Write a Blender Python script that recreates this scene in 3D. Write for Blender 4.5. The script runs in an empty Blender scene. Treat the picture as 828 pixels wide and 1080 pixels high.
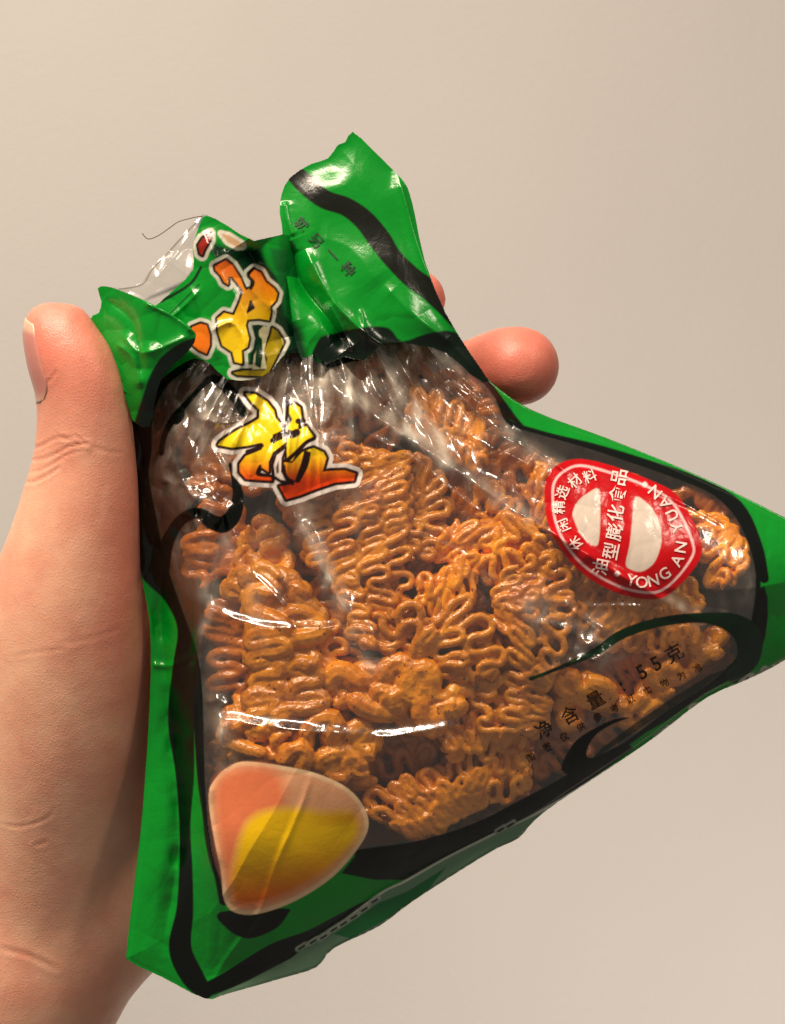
import bpy, bmesh, math, random
import numpy as np
from mathutils import Vector

random.seed(7)
RNG = np.random.RandomState(11)
sc = bpy.context.scene
COL = sc.collection

# ------------------------------------------------------------------ space
# working units: 0.2 mm steps right (x), down (y) and towards the viewer (h)
S = 0.0002
D = 0.36
CZ = 1.45


def W(x, y, h):
    x = np.asarray(x, float); y = np.asarray(y, float); h = np.asarray(h, float)
    k = (D - h * S) / D
    return np.stack([(x - 414) * S * k, -h * S, CZ + (540 - y) * S * k], -1)


def lin(c):
    c = np.asarray(c, float) / 255.0
    return np.where(c <= 0.04045, c / 12.92, ((c + 0.055) / 1.055) ** 2.4)


# ------------------------------------------------------------------ noise
LAT = RNG.rand(8, 256, 256)


def vnoise(x, y, s=0):
    L = LAT[s % 8]
    x = x + 37.7 * s; y = y + 11.3 * s
    xi = np.floor(x).astype(int); yi = np.floor(y).astype(int)
    fx = x - xi; fy = y - yi
    fx = fx * fx * fx * (fx * (fx * 6 - 15) + 10); fy = fy * fy * fy * (fy * (fy * 6 - 15) + 10)
    a = L[yi & 255, xi & 255]; b = L[yi & 255, (xi + 1) & 255]
    c = L[(yi + 1) & 255, xi & 255]; d = L[(yi + 1) & 255, (xi + 1) & 255]
    return (a * (1 - fx) + b * fx) * (1 - fy) + (c * (1 - fx) + d * fx) * fy


def ridged(x, y, s=0):
    return 1 - np.abs(2 * vnoise(x, y, s) - 1)


def facets(x, y, cell, seed, slope=1.0):
    """crumpled foil: random planes per voronoi cell, blended at the creases"""
    r = np.random.RandomState(seed)
    G = r.rand(64, 64, 4)
    u = x / cell; v = y / cell
    ui = np.floor(u).astype(int); vi = np.floor(v).astype(int)
    best = np.full(u.shape, -1e9)
    for dx in (-1, 0, 1):
        for dy in (-1, 0, 1):
            a = ui + dx; b = vi + dy
            g = G[b & 63, a & 63]
            px = a + g[..., 0]; py = b + g[..., 1]
            d2 = (u - px) ** 2 + (v - py) ** 2
            val = -d2 * 0.55 + (g[..., 2] - 0.5) * 0.25
            best = np.maximum(best, val)
    return best * cell * slope


def smooth01(t):
    t = np.clip(t, 0, 1)
    return t * t * (3 - 2 * t)


# ------------------------------------------------------------------ 2-D shapes
def curve(pts, closed=False, n=5):
    """Catmull-Rom through the points"""
    P = np.asarray(pts, float); m = len(P); out = []
    rng = range(m) if closed else range(m - 1)
    for i in rng:
        if closed:
            p0, p1, p2, p3 = P[(i - 1) % m], P[i], P[(i + 1) % m], P[(i + 2) % m]
        else:
            p0, p1, p2, p3 = P[max(i - 1, 0)], P[i], P[i + 1], P[min(i + 2, m - 1)]
        for k in range(n):
            t = k / n
            out.append(0.5 * ((2 * p1) + (-p0 + p2) * t + (2 * p0 - 5 * p1 + 4 * p2 - p3) * t * t + (-p0 + 3 * p1 - 3 * p2 + p3) * t ** 3))
    if not closed:
        out.append(P[-1])
    return np.array(out)


def sd_poly(X, Y, P):
    P = np.asarray(P, float)
    d = np.full(X.shape, 1e18); inside = np.zeros(X.shape, bool)
    n = len(P)
    for i in range(n):
        ax, ay = P[i][:2]; bx, by = P[(i + 1) % n][:2]
        ex, ey = bx - ax, by - ay
        L = ex * ex + ey * ey + 1e-12
        wx, wy = X - ax, Y - ay
        t = np.clip((wx * ex + wy * ey) / L, 0, 1)
        dd = (wx - ex * t) ** 2 + (wy - ey * t) ** 2
        d = np.minimum(d, dd)
        c = ((ay > Y) != (by > Y))
        if by != ay:
            inside ^= c & (X < (bx - ax) * (Y - ay) / (by - ay) + ax)
    d = np.sqrt(d)
    return np.where(inside, -d, d)


def sd_line(X, Y, P, w=None):
    """distance to an open polyline minus its (varying) half width"""
    P = np.asarray(P, float)
    d = np.full(X.shape, 1e9); tt = np.zeros(X.shape)
    n = len(P)
    cum = np.concatenate([[0], np.cumsum(np.hypot(*np.diff(P[:, :2], axis=0).T))]); tot = cum[-1]
    for i in range(n - 1):
        ax, ay = P[i][:2]; bx, by = P[i + 1][:2]
        ex, ey = bx - ax, by - ay
        L = ex * ex + ey * ey + 1e-12
        wx, wy = X - ax, Y - ay
        t = np.clip((wx * ex + wy * ey) / L, 0, 1)
        dd = np.sqrt((wx - ex * t) ** 2 + (wy - ey * t) ** 2)
        if P.shape[1] > 2:
            dd = dd - (P[i][2] * (1 - t) + P[i + 1][2] * t)
        m = dd < d
        d = np.where(m, dd, d)
        tt = np.where(m, (cum[i] + t * (cum[i + 1] - cum[i])) / tot, tt)
    return d, tt


# ------------------------------------------------------------------ objects
def new_mesh(name, V, F, mat=None, parent=None, smooth=True, colors=None, normals=None, haze=None):
    me = bpy.data.meshes.new(name)
    V = np.asarray(V, np.float32)
    if isinstance(F, np.ndarray):
        n = len(F); k = F.shape[1]
        me.vertices.add(len(V)); me.vertices.foreach_set('co', V.ravel())
        me.loops.add(n * k); me.loops.foreach_set('vertex_index', F.astype(np.int32).ravel())
        me.polygons.add(n)
        me.polygons.foreach_set('loop_start', np.arange(0, n * k, k, dtype=np.int32))
        me.update(calc_edges=True)
    else:
        me.from_pydata([tuple(map(float, v)) for v in V], [], F)
    me.validate()
    if smooth:
        me.polygons.foreach_set('use_smooth', [True] * len(me.polygons))
    if colors is not None:
        a = me.color_attributes.new('ink', 'FLOAT_COLOR', 'POINT')
        a.data.foreach_set('color', np.asarray(colors, np.float32).ravel())
    if haze is not None:
        a = me.attributes.new('haze', 'FLOAT', 'POINT'); a.data.foreach_set('value', np.asarray(haze, np.float32).ravel())
    if normals is not None:
        me.normals_split_custom_set_from_vertices([tuple(x) for x in np.asarray(normals).tolist()])
    o = bpy.data.objects.new(name, me)
    COL.objects.link(o)
    if mat: me.materials.append(mat)
    if parent: o.parent = parent; o.matrix_parent_inverse = parent.matrix_world.inverted()
    return o


def empty(name, loc=(0, 0, 0)):
    o = bpy.data.objects.new(name, None)
    o.empty_display_size = 0.02
    o.matrix_world.translation = loc
    o.location = loc
    COL.objects.link(o)
    return o


def tag(o, label=None, cat=None, group=None, kind=None):
    if label: o['label'] = label
    if cat: o['category'] = cat
    if group: o['group'] = group
    if kind: o['kind'] = kind
    return o


# ------------------------------------------------------------------ materials
def nodes(name):
    m = bpy.data.materials.new(name); m.use_nodes = True
    nt = m.node_tree; nt.nodes.clear()
    out = nt.nodes.new('ShaderNodeOutputMaterial')
    return m, nt, out


def N(nt, t, **kw):
    n = nt.nodes.new(t)
    for k, v in kw.items():
        if k.startswith('_'): setattr(n, k[1:], v)
        else: n.inputs[k.replace('__', ' ')].default_value = v
    return n


def film_material(name='printed_film', rough=0.2, veil=0.05, bump=0.25, gloss=1.0):
    m, nt, out = nodes(name)
    L = nt.links.new
    at = N(nt, 'ShaderNodeAttribute', _attribute_name='ink')
    tc = N(nt, 'ShaderNodeTexCoord')
    n1 = N(nt, 'ShaderNodeTexNoise', Scale=210.0, Detail=4.0, Roughness=0.6, Distortion=0.6)
    L(tc.outputs['Object'], n1.inputs['Vector'])
    n2 = N(nt, 'ShaderNodeTexNoise', Scale=900.0, Detail=2.0)
    L(tc.outputs['Object'], n2.inputs['Vector'])
    b1 = N(nt, 'ShaderNodeBump', Strength=bump, Distance=0.0012)
    L(n1.outputs['Fac'], b1.inputs['Height'])
    b2 = N(nt, 'ShaderNodeBump', Strength=bump * 0.5, Distance=0.0002)
    L(n2.outputs['Fac'], b2.inputs['Height']); L(b1.outputs['Normal'], b2.inputs['Normal'])
    # the printed part
    p = N(nt, 'ShaderNodeBsdfPrincipled', Roughness=0.22)
    p.inputs['Specular IOR Level'].default_value = 0.45
    L(at.outputs['Color'], p.inputs['Base Color']); L(b2.outputs['Normal'], p.inputs['Normal'])
    # the clear part: transparent with a glossy skin and a slight milkiness
    tr = N(nt, 'ShaderNodeBsdfTransparent', Color=(0.97, 0.955, 0.93, 1))
    gl = N(nt, 'ShaderNodeBsdfGlossy', Roughness=rough, Color=(1, 1, 1, 1)); L(b2.outputs['Normal'], gl.inputs['Normal'])
    df = N(nt, 'ShaderNodeBsdfDiffuse', Color=(0.72, 0.64, 0.53, 1)); L(b2.outputs['Normal'], df.inputs['Normal'])
    # reflectance of a thin film, the same from both of its sides
    fr = N(nt, 'ShaderNodeLayerWeight', Blend=0.5); L(b2.outputs['Normal'], fr.inputs['Normal'])
    pw = N(nt, 'ShaderNodeMath', _operation='POWER'); pw.inputs[1].default_value = 4.0; L(fr.outputs['Facing'], pw.inputs[0])
    mm2 = N(nt, 'ShaderNodeMath', _operation='MULTIPLY_ADD'); mm2.inputs[1].default_value = 0.6; mm2.inputs[2].default_value = 0.085 * gloss
    L(pw.outputs[0], mm2.inputs[0])
    # milkiness varies over the sheet; the haze attribute also carries painted sheen
    n3 = N(nt, 'ShaderNodeTexNoise', Scale=60.0, Detail=5.0, Roughness=0.65); L(tc.outputs['Object'], n3.inputs['Vector'])
    mr = N(nt, 'ShaderNodeMapRange'); mr.inputs['From Min'].default_value = 0.45; mr.inputs['From Max'].default_value = 0.8
    mr.inputs['To Min'].default_value = 0.35; mr.inputs['To Max'].default_value = 1.8
    L(n3.outputs['Fac'], mr.inputs['Value'])
    va = N(nt, 'ShaderNodeAttribute', _attribute_name='haze')
    v1 = N(nt, 'ShaderNodeMath', _operation='ADD'); v1.inputs[1].default_value = veil; L(va.outputs['Fac'], v1.inputs[0])
    v2 = N(nt, 'ShaderNodeMath', _operation='MULTIPLY'); L(v1.outputs[0], v2.inputs[0]); L(mr.outputs[0], v2.inputs[1])
    mr = v2
    x1 = N(nt, 'ShaderNodeMixShader'); L(mr.outputs[0], x1.inputs[0]); L(tr.outputs[0], x1.inputs[1]); L(df.outputs[0], x1.inputs[2])
    x2 = N(nt, 'ShaderNodeMixShader'); L(mm2.outputs[0], x2.inputs[0]); L(x1.outputs[0], x2.inputs[1]); L(gl.outputs[0], x2.inputs[2])
    g2 = N(nt, 'ShaderNodeBsdfGlossy', Roughness=0.36, Color=(1, 1, 1, 1)); L(b1.outputs['Normal'], g2.inputs['Normal'])
    xs = N(nt, 'ShaderNodeMixShader', Fac=0.018); L(x2.outputs[0], xs.inputs[1]); L(g2.outputs[0], xs.inputs[2]); x2 = xs
    x3 = N(nt, 'ShaderNodeMixShader'); L(at.outputs['Alpha'], x3.inputs[0]); L(x2.outputs[0], x3.inputs[1]); L(p.outputs[0], x3.inputs[2])
    L(x3.outputs[0], out.inputs[0])
    return m


def print_material(name, color, rough=0.35, alpha=1.0):
    m, nt, out = nodes(name); L = nt.links.new
    p = N(nt, 'ShaderNodeBsdfPrincipled', Roughness=rough)
    c = lin(color)
    tc = N(nt, 'ShaderNodeTexCoord'); n = N(nt, 'ShaderNodeTexNoise', Scale=700.0, Detail=3.0); L(tc.outputs['Object'], n.inputs['Vector'])
    rp = N(nt, 'ShaderNodeMix', _data_type='RGBA'); rp.inputs['A'].default_value = (*(c * 0.8), 1); rp.inputs['B'].default_value = (*np.minimum(c * 1.15, 1), 1)
    L(n.outputs['Fac'], rp.inputs[0]); L(rp.outputs['Result'], p.inputs['Base Color'])
    p.inputs['Alpha'].default_value = alpha
    L(p.outputs[0], out.inputs[0])
    return m


def wall_material():
    m, nt, out = nodes('painted_plaster'); L = nt.links.new
    p = N(nt, 'ShaderNodeBsdfPrincipled', Roughness=0.85)
    tc = N(nt, 'ShaderNodeTexCoord')
    n = N(nt, 'ShaderNodeTexNoise', Scale=3.0, Detail=6.0, Roughness=0.6); L(tc.outputs['Object'], n.inputs['Vector'])
    rp = N(nt, 'ShaderNodeMix', _data_type='RGBA')
    rp.inputs['A'].default_value = (0.55, 0.53, 0.505, 1); rp.inputs['B'].default_value = (0.61, 0.59, 0.565, 1)
    L(n.outputs['Fac'], rp.inputs[0]); L(rp.outputs['Result'], p.inputs['Base Color'])
    n2 = N(nt, 'ShaderNodeTexNoise', Scale=160.0, Detail=5.0, Roughness=0.6); L(tc.outputs['Object'], n2.inputs['Vector'])
    b = N(nt, 'ShaderNodeBump', Strength=0.12, Distance=0.003); L(n2.outputs['Fac'], b.inputs['Height']); L(b.outputs[0], p.inputs['Normal'])
    L(p.outputs[0], out.inputs[0])
    return m


def skin_material():
    m, nt, out = nodes('skin'); L = nt.links.new
    at = N(nt, 'ShaderNodeAttribute', _attribute_name='ink')
    tc = N(nt, 'ShaderNodeTexCoord')
    p = N(nt, 'ShaderNodeBsdfPrincipled', Roughness=0.43)
    n = N(nt, 'ShaderNodeTexNoise', Scale=90.0, Detail=5.0, Roughness=0.62); L(tc.outputs['Object'], n.inputs['Vector'])
    mr = N(nt, 'ShaderNodeMapRange'); mr.inputs['From Min'].default_value = 0.3; mr.inputs['From Max'].default_value = 0.7
    L(n.outputs['Fac'], mr.inputs['Value'])
    mx = N(nt, 'ShaderNodeMix', _data_type='RGBA', _blend_type='MULTIPLY'); mx.inputs[0].default_value = 1.0
    rp = N(nt, 'ShaderNodeMix', _data_type='RGBA'); rp.inputs['A'].default_value = (0.93, 0.80, 0.78, 1); rp.inputs['B'].default_value = (1.05, 1.07, 1.05, 1)
    L(mr.outputs[0], rp.inputs[0]); L(at.outputs['Color'], mx.inputs['A']); L(rp.outputs['Result'], mx.inputs['B'])
    L(mx.outputs['Result'], p.inputs['Base Color'])
    p.inputs['Subsurface Weight'].default_value = 0.25
    p.inputs['Subsurface Radius'].default_value = (1.0, 0.35, 0.2)
    p.inputs['Subsurface Scale'].default_value = 0.004
    v = N(nt, 'ShaderNodeTexVoronoi', Scale=1500.0, _feature='DISTANCE_TO_EDGE')
    n0 = N(nt, 'ShaderNodeTexNoise', Scale=300.0, Detail=3.0); L(tc.outputs['Object'], n0.inputs['Vector'])
    L(tc.outputs['Object'], v.inputs['Vector'])
    b = N(nt, 'ShaderNodeBump', Strength=0.4, Distance=0.0002); L(v.outputs['Distance'], b.inputs['Height'])
    b2 = N(nt, 'ShaderNodeBump', Strength=0.2, Distance=0.0005); L(n0.outputs['Fac'], b2.inputs['Height']); L(b.outputs[0], b2.inputs['Normal'])
    L(b2.outputs[0], p.inputs['Normal'])
    L(p.outputs[0], out.inputs[0])
    return m


def nail_material():
    m, nt, out = nodes('nail'); L = nt.links.new
    at = N(nt, 'ShaderNodeAttribute', _attribute_name='ink')
    p = N(nt, 'ShaderNodeBsdfPrincipled', Roughness=0.25)
    L(at.outputs['Color'], p.inputs['Base Color'])
    p.inputs['Subsurface Weight'].default_value = 0.15; p.inputs['Subsurface Scale'].default_value = 0.002
    L(p.outputs[0], out.inputs[0])
    return m


def noodle_material(name, a, b, rough=0.22, sheen=0.75):
    m, nt, out = nodes(name); L = nt.links.new
    tc = N(nt, 'ShaderNodeTexCoord')
    oi = N(nt, 'ShaderNodeObjectInfo')
    p = N(nt, 'ShaderNodeBsdfPrincipled', Roughness=rough)
    p.inputs['Specular IOR Level'].default_value = sheen
    n = N(nt, 'ShaderNodeTexNoise', Scale=120.0, Detail=6.0, Roughness=0.65); L(tc.outputs['Object'], n.inputs['Vector'])
    mr = N(nt, 'ShaderNodeMapRange'); mr.inputs['From Min'].default_value = 0.32; mr.inputs['From Max'].default_value = 0.68
    L(n.outputs['Fac'], mr.inputs['Value'])
    rp = N(nt, 'ShaderNodeMix', _data_type='RGBA'); rp.inputs['A'].default_value = (*a, 1); rp.inputs['B'].default_value = (*b, 1)
    L(mr.outputs[0], rp.inputs[0])
    # seasoning specks
    v = N(nt, 'ShaderNodeTexNoise', Scale=900.0, Detail=2.0); L(tc.outputs['Object'], v.inputs['Vector'])
    sp = N(nt, 'ShaderNodeMapRange'); sp.inputs['From Min'].default_value = 0.66; sp.inputs['From Max'].default_value = 0.72
    L(v.outputs['Fac'], sp.inputs['Value'])
    r2 = N(nt, 'ShaderNodeMix', _data_type='RGBA'); r2.inputs['B'].default_value = (0.22, 0.05, 0.008, 1)
    L(sp.outputs[0], r2.inputs[0]); L(rp.outputs['Result'], r2.inputs['A'])
    hs = N(nt, 'ShaderNodeHueSaturation')
    mv = N(nt, 'ShaderNodeMapRange'); mv.inputs['To Min'].default_value = 0.78; mv.inputs['To Max'].default_value = 1.16
    L(oi.outputs['Random'], mv.inputs['Value']); L(mv.outputs[0], hs.inputs['Value'])
    L(r2.outputs['Result'], hs.inputs['Color']); L(hs.outputs[0], p.inputs['Base Color'])
    p.inputs['Subsurface Weight'].default_value = 0.2
    p.inputs['Subsurface Radius'].default_value = (1.0, 0.4, 0.1); p.inputs['Subsurface Scale'].default_value = 0.0012
    nb = N(nt, 'ShaderNodeTexNoise', Scale=650.0, Detail=4.0, Roughness=0.6); L(tc.outputs['Object'], nb.inputs['Vector'])
    b1 = N(nt, 'ShaderNodeBump', Strength=0.55, Distance=0.0005); L(nb.outputs['Fac'], b1.inputs['Height'])
    n5 = N(nt, 'ShaderNodeTexNoise', Scale=2200.0, Detail=2.0); L(tc.outputs['Object'], n5.inputs['Vector'])
    b2 = N(nt, 'ShaderNodeBump', Strength=0.3, Distance=0.00015); L(n5.outputs['Fac'], b2.inputs['Height']); L(b1.outputs[0], b2.inputs['Normal'])
    L(b2.outputs[0], p.inputs['Normal'])
    L(p.outputs[0], out.inputs[0])
    return m


FILM = film_material('bag_film', rough=0.16, veil=0.01, bump=0.14, gloss=1.25)
FLAPF = film_material('bag_flap_film', rough=0.2, veil=0.08, bump=0.12)
M_WALL = wall_material()
M_SKIN = skin_material()
M_NAIL = nail_material()
M_NOOD = noodle_material('fried_noodle', (0.52, 0.135, 0.001), (0.97, 0.385, 0.008))
M_NOOD_DEEP = noodle_material('shaded_fried_noodle', (0.36, 0.08, 0.001), (0.66, 0.20, 0.005))  # darker copy of the noodle colour, shade of the deep gaps painted in

# ------------------------------------------------------------------ ink painter
GREEN = (2, 138, 36); DKGREEN = (6, 70, 28); BLACK = (3, 9, 5)


class Ink:
    def __init__(s, X, Y, base, alpha=1.0):
        s.X, s.Y = X, Y
        s.C = np.zeros(X.shape + (4,)); s.C[..., :3] = lin(base); s.C[..., 3] = alpha
        s.K = np.zeros(X.shape, int)

    def _put(s, cov, color, alpha, cls):
        a = cov[..., None]
        if color is not None:
            c = color if isinstance(color, np.ndarray) and color.ndim == 3 else lin(color)
            # over clear film the colour is taken whole, else blended
            tgt = np.broadcast_to(c, s.C[..., :3].shape)
            keep = s.C[..., 3:4] * (1 - a)
            w = a * alpha
            s.C[..., :3] = (s.C[..., :3] * keep + tgt * w) / np.maximum(keep + w, 1e-5) * (keep + w > 1e-5) + tgt * (keep + w <= 1e-5)
        s.C[..., 3] = s.C[..., 3] * (1 - cov) + alpha * cov
        if cls is not None:
            s.K[cov > 0.5] = cls

    def poly(s, P, color, alpha=1.0, cls=None, grow=0.0, smooth=0, soft=1.1):
        P = np.asarray(P, float)
        if smooth: P = curve(P, True, smooth)
        cov = np.clip(0.5 - (sd_poly(s.X, s.Y, P) - grow) / soft, 0, 1)
        s._put(cov, color, alpha, cls)

    def line(s, P, color, w=None, alpha=1.0, cls=None, smooth=5, soft=1.1):
        P = np.asarray(P, float)
        if w is not None: P = np.column_stack([P, np.full(len(P), w / 2.0)])
        if smooth: P = curve(P, False, smooth)
        d, _ = sd_line(s.X, s.Y, P)
        s._put(np.clip(0.5 - d / soft, 0, 1), color, alpha, cls)


class Sheet:
    """a thin film whose rest outline is a polygon and whose height is a field"""
    def __init__(s, outline, step, hfun, smooth=3):
        s.P = curve(outline, True, smooth) if smooth else np.asarray(outline, float)
        lo = s.P.min(0) - 3; hi = s.P.max(0) + 3
        s.x = np.arange(lo[0], hi[0], step); s.y = np.arange(lo[1], hi[1], step)
        s.step = step
        s.X, s.Y = np.meshgrid(s.x, s.y)
        s.sd = sd_poly(s.X, s.Y, s.P)
        s.H = hfun(s.X, s.Y, -s.sd)

    def at(s, x, y):
        u = (np.asarray(x, float) - s.x[0]) / s.step; v = (np.asarray(y, float) - s.y[0]) / s.step
        u = np.clip(u, 0, len(s.x) - 1.001); v = np.clip(v, 0, len(s.y) - 1.001)
        i = u.astype(int); j = v.astype(int); a = u - i; b = v - j
        H = s.H
        return (H[j, i] * (1 - a) + H[j, i + 1] * a) * (1 - b) + (H[j + 1, i] * (1 - a) + H[j + 1, i + 1] * a) * b

    def build(s, parts, ink, parent, haze=None):
        """parts: {class: (name, material)}; the sheet is cut along class borders"""
        X, Y, H = s.X.copy(), s.Y.copy(), s.H
        gy, gx = np.gradient(s.sd, s.step)
        out = (s.sd > 0) | (np.abs(s.sd) < 0.35 * s.step)
        X[out] -= (s.sd * gx)[out]; Y[out] -= (s.sd * gy)[out]
        Vw = W(X, Y, H)
        # normals from the height field
        du = np.gradient(Vw, axis=1); dv = np.gradient(Vw, axis=0)
        n = np.cross(du, dv)
        n /= np.maximum(np.linalg.norm(n, axis=-1, keepdims=True), 1e-12)
        n = np.where(n[..., 1:2] > 0, -n, n)
        ny, nx = X.shape
        ok = s.sd < 0.75 * s.step
        q = ok[:-1, :-1] & ok[1:, :-1] & ok[:-1, 1:] & ok[1:, 1:]
        jj, ii = np.nonzero(q)
        idx = np.arange(ny * nx).reshape(ny, nx)
        F = np.stack([idx[jj + 1, ii], idx[jj + 1, ii + 1], idx[jj, ii + 1], idx[jj, ii]], -1)
        K = ink.K[jj, ii] if ink is not None else np.zeros(len(jj), int)
        C = ink.C.reshape(-1, 4); V = Vw.reshape(-1, 3); NN = n.reshape(-1, 3)
        res = {}
        for k, (name, mat) in parts.items():
            f = F[K == k]
            if len(f) == 0: continue
            u, inv = np.unique(f.ravel(), return_inverse=True)
            res[k] = new_mesh(name, V[u], inv.reshape(-1, 4), mat, parent, True, C[u], NN[u], None if haze is None else haze.reshape(-1)[u])
        return res


# ------------------------------------------------------------------ the snack bag
bag = empty('snack_bag', tuple(W(430, 640, 0)))
bpy.context.view_layer.update()
tag(bag, 'torn open green snack bag with clear window full of fried noodles, held in a hand', 'snack bag')

BODY = [(150, 335), (230, 300), (330, 292), (420, 302), (466, 335), (494, 372), (515, 400), (560, 432), (640, 462), (740, 503),
        (828, 546), (872, 572), (892, 622), (862, 668), (828, 696), (790, 716), (745, 736), (690, 778), (640, 812), (590, 845), (563, 866),
        (547, 884), (520, 897), (470, 928), (432, 953), (398, 978), (352, 1000), (334, 1020), (300, 1031), (240, 1048), (216, 1053),
        (172, 1031), (137, 1014), (134, 1000), (142, 930), (150, 860), (158, 740), (158, 660), (148, 600), (140, 520), (134, 440), (118, 400), (130, 362)]

FAN = []
fr_ = np.random.RandomState(33)
for i in range(20):
    a_ = math.radians(28 + 122 * (i + fr_.rand()) / 20); r0 = 128 + 20 * fr_.rand(); r1 = r0 + 60 + 130 * fr_.rand(); k_ = 0.12 * (fr_.rand() - .5)
    FAN.append(([(330 + r * math.cos(a_ + k_ * j), 235 + r * math.sin(a_ + k_ * j)) for j, r in enumerate(np.linspace(r0, r1, 4))], 4 + 4 * fr_.rand(), 3 + 3 * fr_.rand()))
HEM = [(222, 1052), (262, 1034), (308, 1010), (330, 990), (365, 968), (395, 945), (425, 929), (470, 905), (520, 880), (560, 862), (600, 838), (640, 811), (600, 850), (560, 880), (520, 905), (470, 936), (432, 960), (398, 985), (352, 1008), (334, 1028), (300, 1040), (245, 1054)]
# folds of the clear film: (points, amplitude, width)
FOLDS = [
    ([(213, 740), (238, 758), (300, 769), (395, 777), (430, 775), (470, 768), (508, 757)], 8.0, 5.5),
    ([(222, 636), (245, 652), (282, 662), (330, 663), (362, 661)], 6.5, 4.5),
    ([(322, 392), (352, 408), (382, 428), (420, 455), (470, 488), (530, 530), (590, 568), (640, 610)], 12.0, 10.0),
    ([(380, 455), (430, 480), (480, 520), (520, 550)], 3.5, 2.5),
    ([(412, 372), (440, 410), (480, 448), (520, 470), (580, 500)], 8.0, 6.5),
    ([(470, 385), (505, 415), (530, 452)], 5.0, 3.0),
    ([(440, 365), (430, 395), (455, 430)], 4.0, 3.0),
    ([(520, 455), (560, 470), (600, 500)], 3.0, 2.5),
    ([(560, 722), (585, 705), (610, 697), (634, 692), (652, 676)], 7.0, 4.5),
    ([(592, 632), (612, 650), (640, 672)], 4.0, 3.0),
    ([(560, 655), (600, 665), (632, 690)], 3.5, 4.0),
    ([(560, 545), (620, 585), (690, 628), (740, 656)], 6.0, 4.0),
    ([(374, 520), (377, 590), (372, 660)], 2.2, 2.0),
    ([(300, 520), (322, 570), (350, 620), (385, 672), (396, 695)], 10.0, 7.0),
    ([(318, 548), (345, 600), (378, 690)], 4.0, 3.0),
    ([(250, 590), (300, 640), (330, 700)], 3.0, 2.6),
    ([(190, 440), (210, 490), (238, 545), (262, 590)], 5.0, 3.0),
    ([(222, 470), (250, 520), (262, 560)], 4.0, 2.5),
    ([(180, 480), (200, 520), (225, 560), (235, 620)], 4.0, 2.5),
    ([(165, 505), (205, 512), (245, 500)], 4.0, 2.6),
    ([(205, 440), (235, 446), (262, 440)], 4.0, 3.0),
    ([(225, 610), (222, 680), (232, 760), (240, 810)], 7.0, 4.0),
    ([(205, 620), (210, 690), (216, 780), (226, 870)], 6.0, 4.5),
    ([(330, 812), (318, 850), (292, 910), (272, 965), (240, 1010), (216, 1050)], 1.8, 3.0),
    ([(300, 372), (310, 410), (330, 450), (350, 520)], 5.0, 4.0),
    ([(262, 400), (290, 440), (300, 480)], 3.0, 3.0),
    ([(345, 385), (352, 420), (342, 455)], 5.0, 3.5),
    ([(385, 375), (395, 410), (412, 430)], 5.0, 3.5),
    ([(216, 742), (230, 738), (240, 746)], 6.0, 3.0),
    ([(500, 757), (540, 770), (590, 772)], 2.5, 2.6),
    ([(655, 500), (720, 530), (775, 560)], 2.5, 2.5),
    ([(640, 700), (690, 690), (740, 700)], 2.5, 3.0),
    ([(430, 560), (470, 575), (500, 590)], 2.0, 2.0),
    ([(395, 520), (410, 550), (415, 590)], 2.2, 2.0),
    ([(610, 640), (680, 640), (720, 655)], 2.0, 2.0),
    ([(172, 585), (170, 650), (176, 720), (184, 800), (190, 880), (170, 1010)], -10.0, 7.0),
    ([(202, 600), (214, 660), (206, 700), (204, 760), (214, 850), (232, 950)], 9.0, 5.0),
    ([(155, 700), (180, 702), (205, 690)], 4.0, 3.0),
]


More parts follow.
